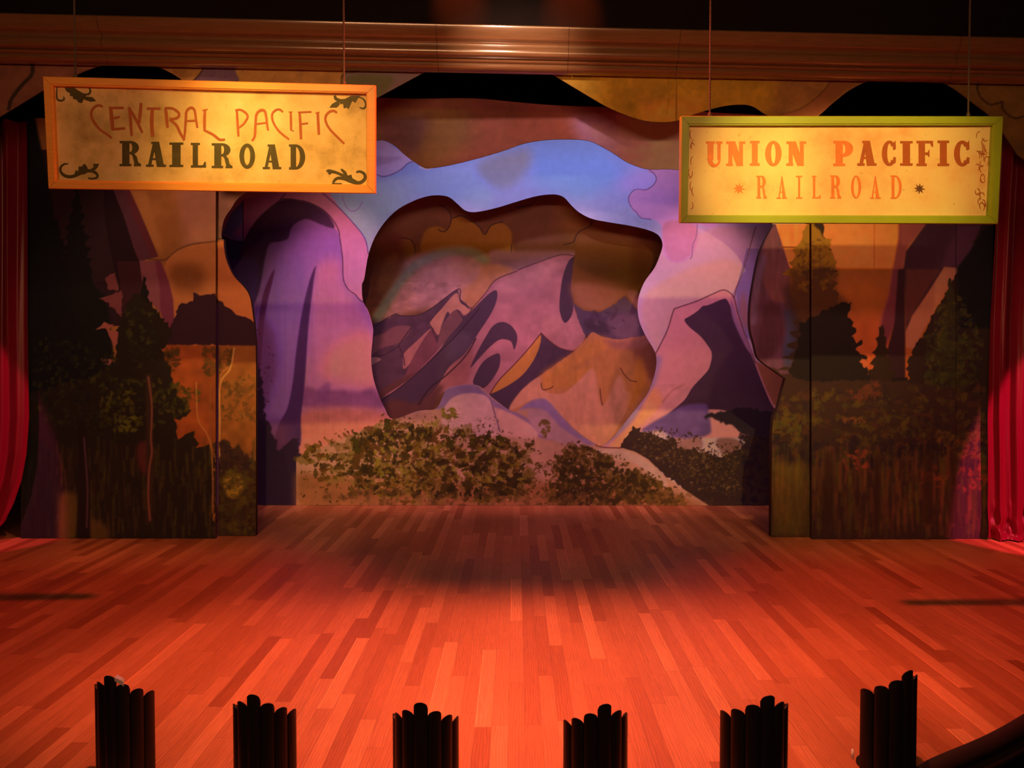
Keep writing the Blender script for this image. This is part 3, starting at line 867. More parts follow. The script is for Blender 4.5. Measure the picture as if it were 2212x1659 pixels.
# big rounded pillar body
body = ca([(1600, 1180), (1700, 1190), (1870, 1275), (1905, 1350), (1918, 1450), (1930, 1580), (1960, 1640)]) + cd([(2030, 235), (2090, 400), (2100, 700), (2180, 900), (2180, 1100), (1640, 1100), (1440, 1100), (1430, 300), (1430, 0)]) + ca([(1400, 1500), (1450, 1350)])
cv.poly(body, (128, 66, 128), soft=1)
cv.poly(cd([(1760, 50), (1900, 0), (1930, 150), (2020, 240), (2090, 400), (2100, 650), (2180, 850), (1690, 850), (1720, 500), (1740, 250)]), (170, 80, 112), soft=20)
cv.poly(cd([(1880, 480), (2080, 420), (2110, 700), (2000, 700), (1800, 640)]), (214, 96, 90), soft=22, alpha=.9)
cv.poly(cd([(1720, 560), (1740, 560), (1725, 700), (1705, 830), (1690, 830)]), (160, 80, 104), soft=5)
cv.poly(cd([(1690, 720), (1800, 735), (1900, 728), (2000, 740), (2100, 725), (2145, 830), (1900, 828), (1690, 825)]), (126, 54, 88), soft=6)
cv.poly(cd([(1780, 730), (1840, 690), (1850, 730), (1840, 790), (1790, 790)]), (110, 46, 88), soft=5, alpha=.6)
cv.poly(cd([(1680, 850), (2150, 850), (2260, 1020), (2180, 1200), (1660, 1200), (1670, 1000)]), (178, 78, 72), soft=12)
cv.poly(cd([(1560, 0), (1700, 0), (1740, 60), (1720, 200), (1640, 420), (1560, 600), (1480, 500), (1480, 200)]), (120, 66, 136), soft=16, alpha=.8)
cv.mottle(0.05, 120, 7, 560, 540, 840, 940)
# dark cap and its drips
cv.poly(ca([(1300, 1659), (1330, 1480), (1370, 1340), (1430, 1240), (1500, 1170), (1570, 1122), (1640, 1118), (1740, 1140), (1830, 1195), (1872, 1275), (1800, 1258), (1740, 1232), (1700, 1228), (1650, 1255), (1625, 1290),
             (1612, 1335), (1570, 1352), (1510, 1365), (1485, 1440), (1465, 1560), (1440, 1659), (1400, 1720)]), (66, 30, 62), soft=2)
cv.poly(cd([(1250, 0), (1440, 0), (1445, 120), (1420, 250), (1430, 380), (1440, 600), (1250, 600)]), (72, 34, 88), soft=5, sm=False)
cv.line(ca([(1570, 1115), (1640, 1116), (1740, 1138), (1830, 1192), (1890, 1275), (1905, 1350), (1918, 1450), (1922, 1560), (1950, 1620), (1990, 1650)]) + cd([(2010, 225), (2035, 240)]), (70, 34, 60), 2.2)
cv.line(ca([(1810, 1085), (1900, 1165), (2000, 1275), (2045, 1340), (2062, 1420)]), (80, 46, 92), 2.2)
cv.line(ca([(1500, 1175), (1560, 1125), (1600, 1085)]), (80, 36, 70), 2)
cv.poly(cd([(1768, 35), (1755, 130), (1730, 340), (1718, 500), (1705, 700), (1685, 880), (1672, 1060), (1530, 1080), (1560, 930), (1610, 830), (1640, 680), (1660, 500), (1690, 300), (1730, 130)]), (66, 26, 62), soft=2)
cv.poly(cd([(1537, 55), (1525, 130), (1500, 230), (1480, 350), (1462, 560), (1450, 700), (1430, 700), (1440, 420), (1465, 230), (1500, 120)]), (84, 28, 62), soft=2)
cv.poly(cd([(1440, 380), (1530, 380), (1560, 600), (1510, 760), (1480, 900), (1600, 900), (1600, 1100), (1400, 1100)]), (88, 32, 62), soft=16, alpha=.7)
cv.poly(rough(cd([(1400, 560), (1460, 620), (1490, 880), (1540, 1000), (1560, 1080), (1630, 1010), (1680, 1000), (1672, 1400), (1640, 1480), (1400, 1480)]), 2.2), (36, 14, 32), sm=False, soft=2)  # dark foliage with the wing's shade painted in
cv.dabs(cd([(1430, 380), (1540, 420), (1520, 700), (1480, 900), (1430, 900)]), 90, [(76, 24, 44), (56, 18, 40), (100, 34, 66)], (1, 4), .7)
# right hand sky strip, peak and dark side
cv.poly(cg([(650, -60), (590, 170), (600, 290), (650, 440), (760, 500), (760, -60)]), (124, 78, 108), soft=1, sm=False)
cv.poly(cg([(630, 180), (660, 300), (650, 400), (610, 300)]), (140, 72, 74), soft=8)
cv.line(cg([(700, -180), (655, -20), (620, 90), (590, 170), (583, 215)]), (104, 52, 50), 2)
cv.poly(cg([(140, 530), (205, 400), (240, 290), (262, 274), (370, 235), (470, 190), (520, 172), (575, 205), (600, 290), (640, 420), (700, 570), (760, 730), (840, 850), (840, 1000), (300, 1000), (120, 920), (0, 1010), (-60, 1080), (-160, 1045), (-40, 900), (60, 760), (120, 620)]), (176, 86, 92), soft=1, sm=False)
cv.poly(cg([(120, 560), (180, 560), (140, 700), (60, 860), (-20, 960), (-150, 1045), (-100, 960), (30, 800)]), (130, 78, 104), soft=7)
cv.poly(cg([(130, 720), (180, 800), (60, 930), (0, 1000), (-60, 1060), (-120, 1050), (20, 900)]), (192, 92, 66), soft=6)
cv.poly(cg([(250, 300), (330, 300), (400, 440), (440, 560), (330, 700), (200, 780), (150, 700), (200, 500)]), (184, 88, 94), soft=12, alpha=.8)
cv.line(cg([(300, 700), (230, 740), (180, 800)]), (140, 60, 56), 4, .5, soft=4)
cv.line(cg([(140, 530), (205, 400), (240, 290), (262, 272), (370, 235), (470, 190), (520, 172), (560, 190), (583, 225), (600, 300), (640, 420), (670, 500), (700, 580)]), (92, 40, 46), 2.6)
cv.poly(cg([(302, 340), (330, 320), (375, 290), (405, 262), (440, 255), (520, 222), (545, 235), (575, 300), (590, 340), (640, 450), (690, 570), (740, 700), (800, 830), (860, 870), (840, 1100), (700, 1000), (600, 960), (560, 860), (430, 840), (300, 860), (200, 880),
              (300, 790), (345, 720), (400, 660), (440, 610), (455, 530), (430, 480), (390, 430), (330, 380)]), (62, 28, 42), soft=1.2)
cv.poly(cg([(560, 235), (580, 260), (600, 330), (650, 450), (680, 530), (650, 500), (600, 400), (570, 320)]), (140, 74, 96), soft=1.5)
cv.poly(cg([(700, 570), (770, 605), (866, 675), (860, 720), (828, 830), (800, 810), (760, 730)]), (140, 64, 46), soft=1.2, sm=False)
cv.poly(cg([(200, 870), (300, 820), (420, 810), (440, 870), (450, 940), (440, 980), (330, 1010), (240, 1000), (170, 960), (60, 960)]), (88, 46, 88), soft=4)
cv.poly(cg([(240, 1000), (300, 1005), (390, 1000), (400, 1060), (330, 1080), (250, 1060)]), (128, 66, 70), soft=3)
cv.poly(cg([(480, 1010), (560, 1000), (625, 1030), (600, 1080), (560, 1110), (500, 1070)]), (112, 56, 58), soft=4)
# foliage mass right of the slope
cv.poly(rough(cg([(20, 940), (60, 960), (130, 980), (180, 1010), (240, 1000), (260, 1060), (360, 1060), (400, 1080), (500, 1110), (620, 1060), (640, 980), (800, 980), (860, 900), (900, 1440), (470, 1440), (300, 1290), (100, 1130), (0, 1070), (-70, 1060)]), 3), (44, 20, 20), sm=False, soft=1)
cv.dabs(cg([(60, 960), (200, 960), (260, 1060), (400, 1060), (600, 1080), (600, 1300), (400, 1300), (120, 1110), (0, 1040)]), 420, [(66, 32, 16), (52, 26, 14), (36, 16, 18), (80, 44, 20), (100, 56, 40)], (1.5, 5), .75)
cv.dabs(cg([(60, 920), (250, 930), (420, 1010), (640, 1040), (640, 1300), (460, 1400), (120, 1160), (-60, 1040)]), 420, [(50, 22, 16), (40, 18, 18), (64, 32, 18)], (1, 5), .85)
cv.dabs(cg([(160, 1040), (600, 1080), (620, 1330), (420, 1300)]), 120, [(96, 50, 40), (80, 40, 28)], (1, 4), .6)
cv.dabs(cg([(620, 960), (860, 880), (860, 1440), (620, 1400)]), 120, [(34, 12, 22), (24, 10, 20)], (4, 10), .7)
cv.poly(rough(cg([(400, 880), (520, 850), (660, 830), (800, 860), (800, 1000), (640, 980), (580, 940), (470, 900)]), 2.5), (34, 16, 26), sm=False, soft=1.5)
# hills and the foreground slope
HC = [(847, 905), (897, 890), (916, 886), (947, 882), (958, 847), (966, 840), (989, 833), (1020, 831), (1040, 836), (1059, 855), (1101, 886), (1117, 886), (1144, 866), (1169, 859), (1186, 866), (1213, 897), (1248, 932), (1290, 959), (1302, 965), (1345, 968)]
cv.poly([(640, 990), (700, 965), (780, 930)] + HC + [(1372, 976), (1400, 992), (1440, 1032), (1500, 1072), (1540, 1098), (640, 1100)], (152, 82, 70), soft=.8, sm=False)
cv.poly([(640, 1020), (900, 1040), (1400, 1040), (1540, 1100), (640, 1100)], (122, 56, 34), soft=12, sm=False)
cv.poly(ce([(620, 990), (690, 880), (830, 857), (900, 900), (960, 950), (1160, 1060), (1300, 1150), (1200, 1150), (1000, 1030), (900, 930), (760, 930), (690, 980)]), (112, 64, 92), soft=3)
cv.poly(ce([(690, 960), (740, 920), (820, 905), (900, 918), (935, 960), (955, 1030), (985, 1150), (690, 1130), (660, 1040)]), (172, 98, 100), soft=2)
cv.poly(ce([(950, 990), (1050, 1020), (1180, 1100), (1180, 1160), (1000, 1140), (970, 1080)]), (176, 96, 92), soft=3)
cv.poly(ce([(1090, 1000), (1150, 955), (1215, 938), (1260, 955), (1330, 1035), (1420, 1125), (1520, 1195), (1420, 1180), (1330, 1110), (1240, 1020), (1160, 990)]), (120, 70, 100), soft=3)
cv.poly(ce([(1140, 1010), (1230, 1000), (1330, 1100), (1460, 1190), (1380, 1200), (1200, 1130)]), (150, 84, 92), soft=4)
cv.poly([(1290, 970), (1345, 972), (1372, 980), (1400, 996), (1440, 1036), (1430, 1050), (1370, 1000), (1300, 990)], (160, 96, 90), soft=3)
cv.line(ce([(1520, 1195), (1560, 1208), (1660, 1212)]), (96, 34, 40), 2.5)
cv.line(ce([(930, 930), (950, 1000), (985, 1120)]), (110, 60, 80), 3, soft=2)
cv.mottle(0.09, 20, 26, 640, 830, 1540, 1100)
G1 = [(66, 36, 8), (82, 46, 10), (54, 28, 8), (74, 34, 12), (44, 22, 8), (86, 46, 12)]
DK = [(44, 22, 8), (52, 27, 8), (36, 18, 8)]
GAP = [(150, 88, 62), (134, 74, 44)]
b1_ = ce([(-130, 1260), (-60, 1200), (40, 1190), (80, 1140), (230, 1130), (330, 1040), (400, 1070), (480, 1060), (560, 1100), (640, 1080), (720, 1120), (800, 1110), (860, 1080), (960, 1150), (1040, 1170), (1150, 1180), (1180, 1300), (1150, 1400), (1180, 1500), (400, 1520), (0, 1420)])
cv.dabs(b1_, 170, [(96, 54, 22), (104, 64, 26), (84, 50, 16)], (8, 20), .55)
cv.dabs(b1_, 330, G1, (4, 12), .8)
edge_ = ce([(-130, 1230), (-60, 1170), (40, 1150), (80, 1110), (230, 1090), (330, 1000), (480, 1020), (640, 1040), (800, 1070), (860, 1040), (960, 1110), (1190, 1150), (1230, 1300), (1190, 1400), (1220, 1530), (-130, 1530)])
cv.dabs(edge_, 700, G1, (1.0, 4.5), .85)
cv.dabs(ce([(180, 1150), (420, 1100), (900, 1150), (1150, 1220), (1120, 1480), (300, 1480), (150, 1350)]), 190, DK + G1[2:4], (5, 14), .9)
cv.dabs(ce([(180, 1150), (420, 1100), (900, 1150), (1150, 1220), (1120, 1480), (100, 1480)]), 260, DK, (1.5, 6), .9)
cv.dabs(ce([(300, 1100), (700, 1040), (760, 1110), (1100, 1200), (1100, 1400), (250, 1380)]), 130, [(104, 66, 14), (114, 76, 24), (96, 56, 10)], (3, 9), .7)
cv.dabs(b1_, 110, GAP, (1.2, 4.0), .8)
cv.dabs(ce([(660, 990), (730, 985), (740, 1040), (670, 1050)]), 22, [(112, 72, 24), (92, 58, 20)], (3, 8), .9)
cv.dabs(ce([(1200, 1050), (1255, 1050), (1265, 1100), (1240, 1160), (1205, 1110)]), 18, [(100, 56, 30), (88, 50, 24)], (4, 8), .85)
for p in ([(150, 1110), (190, 1110), (190, 1240), (160, 1200)], [(810, 1150), (850, 1140), (840, 1270), (815, 1280)], [(340, 1050), (370, 1060), (370, 1120), (345, 1110)], [(960, 1150), (1020, 1150), (1020, 1200)], [(690, 1150), (720, 1170), (710, 1230)]):
    cv.dabs(ce(p), 12, [(54, 34, 8)], (3, 8), .95)
cv.dabs(ce([(500, 1020), (760, 980), (800, 1060), (560, 1080)]), 60, [(70, 44, 14)], (0.9, 2.4), .9)
cv.dabs(ce([(850, 1040), (1000, 1030), (990, 1120), (860, 1110)]), 40, [(70, 44, 14)], (0.9, 2.4), .9)
G2 = [(56, 30, 10), (66, 34, 12), (46, 22, 10), (80, 44, 14)]
b2_ = ce([(1340, 1210), (1400, 1190), (1500, 1220), (1600, 1270), (1700, 1310), (1840, 1390), (1960, 1450), (2010, 1525), (1260, 1525), (1270, 1380), (1290, 1290)])
cv.dabs(b2_, 110, [(88, 46, 18), (76, 40, 14)], (7, 17), .6)
cv.dabs(b2_, 300, G2, (3, 11), .8)
cv.dabs(ce([(1250, 1270), (1330, 1170), (1500, 1180), (1700, 1270), (1960, 1420), (2060, 1530), (1200, 1530)]), 500, G2, (1, 4.5), .85)
cv.dabs(ce([(1340, 1260), (1600, 1300), (1800, 1400), (1860, 1520), (1300, 1520)]), 130, [(40, 20, 10), (48, 24, 10)], (4, 12), .85)
cv.dabs(b2_, 50, GAP, (1.2, 3.6), .75)
cv.dabs(ce([(1180, 1290), (1260, 1280), (1280, 1530), (1150, 1530)]), 60, [(80, 42, 14), (66, 36, 12)], (2, 6), .8)
cv.dabs(ce([(0, 1440), (2050, 1470), (2050, 1535), (0, 1535)]), 200, [(92, 46, 24), (84, 40, 20), (60, 30, 14)], (3, 10), .5)
BOUT = [(440, 262), (1800, 262), (1800, 1093.2), (440, 1093.2)]
EB = Ekeys([(280, (.44, .30, .80)), (430, (.50, .26, .44)), (520, (.58, .25, .27)), (620, (.62, .24, .20)), (850, (.60, .22, .20)), (980, (.48, .18, .16)), (1100, (.38, .14, .11))])
o = painted_board('mountain_backdrop', BD, BOUT, cv, EB, holes=[BLOB], step=0.0095)
tag(o, 'large lavender and blue mountain backdrop with a ragged cave-mouth opening and painted bushes along its foot', 'backdrop')
for q in bpy.data.objects:
    if q.name == 'distant_mountain_backdrop':
        tag(q, 'distant snowy mountain backdrop under a brown sky, seen through the opening of the larger backdrop', 'backdrop')

# ------------------------------------------------------------------ scenery arch: brown header and the two painted wings
AD = Plane(11.70)
cv = Canvas(400, 180, 1760, 540, (110, 44, 28))
cv.poly([(400, 180), (1010, 180), (1020, 300), (940, 380), (400, 400)], (106, 56, 26), soft=30, sm=False)
cv.poly([(820, 250), (930, 250), (900, 340), (820, 320)], (92, 46, 36), soft=16, sm=False)
cv.poly([(1100, 200), (1330, 230), (1320, 300), (1100, 300)], (118, 44, 26), soft=24, sm=False)
cv.poly([(1230, 250), (1760, 240), (1760, 540), (1500, 540), (1330, 370), (1250, 300)], (134, 72, 76), soft=22, sm=False)  # lavender light on the right end put into the paint
cv.poly([(1330, 250), (1450, 262), (1430, 300), (1340, 290)], (146, 88, 96), soft=12, sm=False)
cv.poly([(400, 400), (560, 400), (560, 540), (400, 540)], (112, 60, 38), soft=12, sm=False)
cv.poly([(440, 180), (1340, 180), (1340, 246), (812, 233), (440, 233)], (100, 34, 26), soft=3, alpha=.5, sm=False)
cv.mottle(0.12, 30, 60); cv.mottle(0.05, 8, 8)
cv.line([(480, 516), (450, 519), (420, 530)], (70, 34, 18), 3)
AOUT = [(430, 205), (812, 211)] + list(map(tuple, smooth([(812, 211), (900, 213), (1016, 212), (1090, 218), (1163, 225), (1234, 229), (1300, 231), (1420, 236), (1500, 240), (1560, 244), (1680, 250)], 4, False))) + [(1740, 252), (1740, 500), (1672, 498)]
AOUT += list(map(tuple, smooth([(1672, 490), (1640, 440), (1560, 390), (1466, 367), (1410, 366), (1388, 363), (1356, 351), (1333, 336), (1310, 322), (1275, 305), (1240, 301), (1182, 302), (1132, 310), (1086, 326), (1028, 343), (970, 357), (931, 363), (916, 362), (897, 351), (874, 334), (854, 316), (835, 305),
        (816, 303), (760, 315), (680, 335), (600, 365), (555, 395), (532, 415), (511, 432), (499, 451), (487, 468), (481, 485), (478, 506)], 4, False)))
AOUT += [(480, 519), (430, 519)]
EA = lambda px: np.array([[.38, .165, .07]]) * np.interp(px[:, 0], [850, 1120, 1250, 1420], [1.0, 1.45, 1.2, 0.5])[:, None]  # paint brightened at the right end, darkened under the cornice lamp's spill
o = painted_board('scenery_border', AD, AOUT, cv, EA, step=0.0095, floor_clip=False)
tag(o, 'brown painted scenery border with a wavy lower edge above the blue mountain sky', 'scenery')

# left wing design
cv = Canvas(30, 180, 570, 1180, (108, 56, 24))
cv.poly([(380, 400), (560, 400), (560, 520), (460, 525), (400, 560)], (116, 62, 42), soft=16, sm=False)
cv.mottle(0.10, 40, 50, 30, 180, 570, 760)
cv.poly(chh([(1430, 620), (1500, 560), (1640, 510), (1850, 482), (2250, 470), (2250, 1400), (1480, 1400), (1480, 1000), (1400, 700)]), (128, 66, 30), soft=2, sm=False)
cv.poly(chh([(1450, 700), (1640, 660), (1750, 740), (1700, 900), (1500, 900)]), (92, 44, 18), soft=16)
cv.poly(chh([(1860, 480), (2250, 480), (2250, 1400), (1860, 1400)]), (142, 66, 30), soft=2, sm=False)
cv.poly(chh([(1120, 50), (1250, 50), (1350, 400), (1400, 600), (1300, 500)]), (122, 66, 30), soft=6, sm=False)
cv.line(chh([(1440, 615), (1520, 550), (1650, 502), (1860, 478)]), (78, 40, 20), 3, soft=1.5)
cv.line(chh([(1100, 610), (1380, 640), (1440, 615)]), (70, 34, 20), 3, soft=1.5)
cv.poly(chh([(100, -300), (1010, -300), (1010, 60), (1100, 300), (1160, 700), (1060, 1200), (300, 1200), (100, 900)]), (28, 12, 14), sm=False)
cv.poly(chh([(100, -300), (900, -300), (880, 200), (940, 560), (1000, 800), (400, 900), (100, 900)]), (32, 15, 16), soft=2, sm=False)
cv.poly(chh([(860, -300), (960, -300), (970, 50), (1050, 250), (1150, 560), (1190, 650), (1225, 880), (1240, 1100), (1060, 1160), (1000, 800), (940, 560), (900, 300)]), (24, 9, 12), soft=1, sm=False)
cv.poly(chh([(1000, 650), (1190, 650), (1225, 880), (1260, 1100), (1060, 1160)]), (40, 14, 16), soft=1, sm=False)
cv.poly(chh([(900, -300), (1060, -300), (1110, 50), (1200, 250), (1350, 610), (1190, 650), (1150, 560), (1050, 250), (970, 50)]), (60, 26, 30), soft=1, sm=False)
cv.poly(chh([(1080, 50), (1110, 50), (1200, 250), (1350, 610), (1290, 610), (1130, 250)]), (66, 22, 24), soft=2, sm=False)
cv.poly(chh([(1190, 645), (1365, 645), (1440, 820), (1470, 960), (1490, 1200), (1430, 1240), (1380, 1100), (1240, 950), (1210, 800)]), (92, 42, 42), soft=1, sm=False)  # stripe brighter from here down: the light step is painted in
cv.poly(chh([(1320, 645), (1370, 645), (1440, 820), (1475, 960), (1490, 1200), (1430, 1240), (1370, 1090), (1360, 850)]), (80, 28, 36), soft=1.5, sm=False)
K1 = (13, 10, 9)
cv.poly([(30, 180), (60, 180), (110, 420), (130, 560), (230, 640), (250, 800), (260, 1000), (260, 1180), (30, 1180)], K1, soft=4, sm=False)
cv.conifer(165, 410, 1010, 118, K1)
cv.conifer(120, 470, 1000, 120, (11, 9, 9))
SAL = (112, 50, 38)
for p in ([(895, 800), (985, 740), (1015, 905), (920, 885)], [(850, 965), (1030, 905), (1065, 1150), (1000, 1080), (900, 1000)], [(810, 1235), (880, 1180), (960, 1190), (940, 1240), (1050, 1250), (1065, 1300), (1010, 1330), (1060, 1385), (990, 1400), (930, 1290), (900, 1215)],
          [(855, 1490), (1005, 1485), (980, 1530), (1055, 1555), (1050, 1600), (1000, 1640), (930, 1540)]):
    cv.poly(rough(chh(p), 1.6, 6), SAL if p[0][1] > 1000 else (84, 34, 32), sm=False)
cv.poly(cd([(590, 690), (660, 690), (640, 715), (600, 720)]), (130, 64, 36), soft=1)
cv.conifer(312, 600, 1000, 62, (16, 11, 9))
# round dark bush crossing both panels
cv.poly(rough(chh([(1340, 1360), (1390, 1240), (1440, 1240), (1500, 1100), (1530, 1030), (1640, 980), (1650, 920), (1740, 930), (1830, 930), (1870, 980), (1920, 1020), (2000, 1100), (2060, 1110), (2130, 1150), (2200, 1220), (2260, 1250), (2260, 1380), (1340, 1360)]), 2.4, 6), (34, 13, 17), sm=False)
cv.poly(chh([(1240, 1360), (2260, 1372), (2260, 1800), (2150, 2300), (1240, 2300)]), (104, 40, 14), soft=1.5, sm=False)
cv.poly(chh([(1860, 1372), (2260, 1372), (2260, 2300), (1860, 2300)]), (98, 46, 16), soft=2, sm=False)
cv.mottle(0.22, 34, 30, 340, 745, 560, 1100)
cv.dabs(cd([(900, 480), (1000, 500), (980, 640), (860, 620)]), 60, [(34, 20, 8), (50, 30, 10)], (4, 10), .6)
cv.dabs(cd([(1130, 500), (1300, 500), (1290, 620), (1150, 660)]), 50, [(64, 34, 10), (50, 28, 10)], (4, 10), .6)
cv.dabs(cd([(1230, 700), (1430, 640), (1430, 900), (1250, 900)]), 120, [(74, 40, 14), (104, 54, 20), (60, 34, 12)], (3, 9), .5)
cv.dabs(cd([(820, 640), (1010, 700), (1120, 740), (1130, 800), (900, 800), (800, 760)]), 80, [(52, 42, 10), (42, 34, 10), (64, 34, 12)], (3, 9), .65)
# dark foliage of the near firs, lower part
cv.poly(rough(cd([(60, 780), (560, 640), (640, 560), (680, 300), (760, 180), (860, 260), (920, 330), (960, 420), (900, 520), (960, 620), (960, 700), (1060, 860), (980, 900), (1000, 1000), (1080, 960), (1110, 1060), (1160, 1040), (1200, 1100), (1200, 1620), (60, 1620)]), 3.2, 7), (24, 14, 9), sm=False, soft=1)
cv.poly(rough(cd([(1200, 1030), (1250, 1000), (1300, 1060), (1340, 1040), (1380, 1100), (1420, 1130), (1460, 1120), (1460, 1620), (1200, 1620)]), 2.5, 6), (42, 22, 12), sm=False, soft=1.5)
cv.dabs(cd([(200, 420), (640, 520), (700, 820), (560, 1000), (160, 900)]), 260, [(22, 18, 8), (16, 12, 10), (30, 22, 10), (36, 28, 8)], (3, 9), .6)
cv.dabs(cd([(500, 640), (1040, 700), (1060, 880), (700, 980), (560, 900)]), 200, [(46, 38, 8), (34, 26, 8), (24, 16, 10), (60, 44, 10)], (3, 9), .6)
cv.dabs(cd([(640, 880), (760, 880), (760, 960), (640, 960)]), 26, [(70, 58, 10), (56, 46, 10)], (3, 8), .7)
cv.dabs(cd([(600, 740), (760, 740), (720, 800), (600, 790)]), 20, [(60, 46, 10)], (3, 7), .6)
cv.dabs(cd([(700, 250), (860, 300), (880, 560), (740, 620)]), 90, [(28, 22, 8), (20, 14, 8), (44, 34, 10)], (3, 8), .6)
for i in range(420):      # upright grass strokes
    x = rng.uniform(40, 555); y = rng.uniform(985, 1165)
    c = [(44, 36, 10), (60, 44, 12), (34, 20, 12), (72, 44, 12), (30, 16, 14), (50, 26, 14)][rng.integers(6)]
    h = rng.uniform(12, 60)
    cv.line([(x, y), (x + rng.uniform(-4, 4), y - h)], c, rng.uniform(2, 7), .32, sm=False, soft=3)
cv.poly(cd([(340, 1320), (430, 1330), (430, 1560), (320, 1570)]), (74, 48, 14), soft=9, alpha=.8)
cv.poly(cd([(500, 1450), (600, 1500), (600, 1580), (500, 1580)]), (78, 46, 16), soft=9, alpha=.7)
cv.poly(cd([(100, 900), (320, 1100), (320, 1580), (115, 1580)]), (15, 14, 10), soft=9, alpha=.75, sm=False)
cv.poly(cd([(430, 900), (480, 900), (500, 1200), (505, 1580), (425, 1580), (440, 1300)]), (22, 11, 9), soft=3, sm=False)
cv.line(cd([(470, 1000), (482, 1150), (490, 1300), (485, 1500)]), (58, 30, 32), 4, soft=3)
cv.poly(cd([(770, 1040), (850, 1030), (840, 1200), (780, 1170)]), (66, 22, 16), soft=6, alpha=.8)
cv.poly(cd([(815, 640), (850, 640), (850, 900), (860, 1200), (850, 1480), (815, 1480), (820, 1100)]), (38, 20, 12), soft=3, sm=False)
cv.line(cd([(830, 660), (850, 820), (845, 1000), (850, 1080), (835, 1180), (830, 1330), (840, 1460)]), (92, 42, 28), 4, soft=3)
BR = (128, 68, 28)
cv.line(cd([(1192, 1420), (1190, 1200), (1183, 1060), (1160, 980), (1110, 900), (1100, 760), (1100, 690)]), BR, 3.2, .8, soft=2)
cv.line(cd([(1190, 1100), (1175, 900), (1180, 700)]), (96, 46, 18), 2.5, .8, soft=2)
cv.line(cd([(1244, 1190), (1228, 1080), (1230, 900), (1232, 700), (1290, 610), (1310, 500)]), (150, 88, 40), 4, .8, soft=2)
cv.line(cd([(1232, 720), (1240, 640), (1300, 590)]), BR, 3, .7, soft=2)
cv.poly(cd([(1250, 1225), (1300, 1200), (1352, 1215), (1360, 1290), (1310, 1340), (1262, 1310)]), (116, 74, 18), soft=5)
cv.dabs(cd([(1230, 1200), (1430, 1120), (1430, 1550), (1230, 1550)]), 110, [(70, 50, 12), (54, 36, 12), (44, 26, 14), (64, 40, 12)], (5, 12), .5)
cv.dabs(cd([(1230, 1020), (1400, 1100), (1400, 1180), (1230, 1180)]), 70, [(44, 20, 16), (34, 16, 14)], (4, 9), .8)
cv.line(cd([(1225, 1380), (1430, 1350)]), (60, 40, 14), 5, .5, soft=4)
EL = Ekeys([(200, (.30, .15, .08)), (1000, (.30, .15, .08)), (1170, (.30, .15, .08))])
LW = Plane(11.45)
lw = empty('painted_wing', tuple(LW.at(266, 1167)))
tag(lw, 'dark painted forest wing flat on the left side of the stage, beside the red curtain', 'scenery flat', 'painted forest wings')
pa = painted_board('flat_panel', LW, [(45, 255), (466, 255), (466, 1167), (122, 1168), (122, 1166), (45, 1166)], cv, EL, step=0.0095, thick=0.03)
LW2 = Plane(11.62)
pb = painted_board('flat_panel', LW2, [(455, 519)] + list(map(tuple, smooth([(483, 517), (484, 535), (489, 562), (504, 595), (527, 620), (539, 640), (544, 666), (549, 704), (552, 740)], 4, False))) + [(553, 800), (552.5, 1161), (472, 1161.5), (472, 660), (455, 640)], cv, EL, step=0.0095, thick=0.08)
for q in (pa, pb):
    q.parent = lw
    q.matrix_parent_inverse = lw.matrix_basis.inverted()
bm = bmesh.new()                       # black strip standing in for the shade between the two panels
a = LW.at(466, 640); b_ = LW2.at(470, 640)
add_box(bm, (a[0] - 0.03, 11.68, 0.004), (a[0] + 0.08, 11.70, LW.at(466, 600)[2]))
s_ = bm_obj('gap_shade_strip', bm, M['black'], lw)
s_.matrix_parent_inverse = lw.matrix_basis.inverted()

# right wing design
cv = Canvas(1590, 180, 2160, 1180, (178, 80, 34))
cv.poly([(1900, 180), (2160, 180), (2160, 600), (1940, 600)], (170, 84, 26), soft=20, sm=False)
cv.poly([(1590, 580), (2160, 580), (2160, 900), (1590, 900)], (112, 48, 18), soft=1.5, sm=False)  # darker lower band: the edge of the light is painted in
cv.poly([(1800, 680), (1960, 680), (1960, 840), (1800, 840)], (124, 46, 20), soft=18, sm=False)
cv.mottle(0.09, 40, 40, 1590, 180, 2160, 860)
cv.line(ci([(1045, 80), (1042, 200), (1044, 435)]), (140, 60, 22), 2.5, sm=False)
cv.line(ci([(700, 436), (1290, 436)]), (136, 58, 14), 3, sm=False, soft=2)
# purple bands and dark rock
cv.poly(ci([(1250, -600), (1700, -600), (1450, 90), (1300, 280), (1275, 400), (1280, 620), (1200, 800), (1130, 1050), (1070, 1000), (1090, 820), (1150, 640), (1190, 420), (1230, 200)]), (108, 42, 34), soft=3, sm=False)
cv.poly(ci([(1190, 440), (1275, 440), (1260, 700), (1190, 900), (1130, 1050), (1090, 980), (1110, 800), (1160, 640)]), (78, 26, 32), soft=3, sm=False)  # band darkened below the same painted light edge
cv.poly(ci([(1450, 80), (1700, -600), (2300, -600), (2300, 420), (1690, 440), (1640, 560), (1480, 780), (1340, 1060), (1290, 940), (1290, 700), (1270, 440), (1290, 300)]), (44, 16, 22), soft=2, sm=False)
cv.poly(ci([(1700, 100), (1900, 80), (1800, 300), (1700, 430), (1560, 430), (1620, 260)]), (58, 22, 32), soft=6, sm=False)
cv.poly(ci([(1290, 440), (1560, 440), (1440, 620), (1330, 820), (1290, 860)]), (64, 24, 22), soft=3, sm=False)
cv.poly(ci([(1590, 420), (1700, 430), (1690, 500), (1600, 620), (1510, 770), (1420, 930), (1350, 1065), (1290, 1050), (1285, 930), (1340, 800), (1450, 640)]), (122, 60, 42), soft=2, sm=False)
cv.poly(ci([(1230, 440), (1282, 440), (1285, 1300), (1140, 1300), (1150, 1050), (1200, 860)]), (34, 12, 16), soft=2, sm=False)
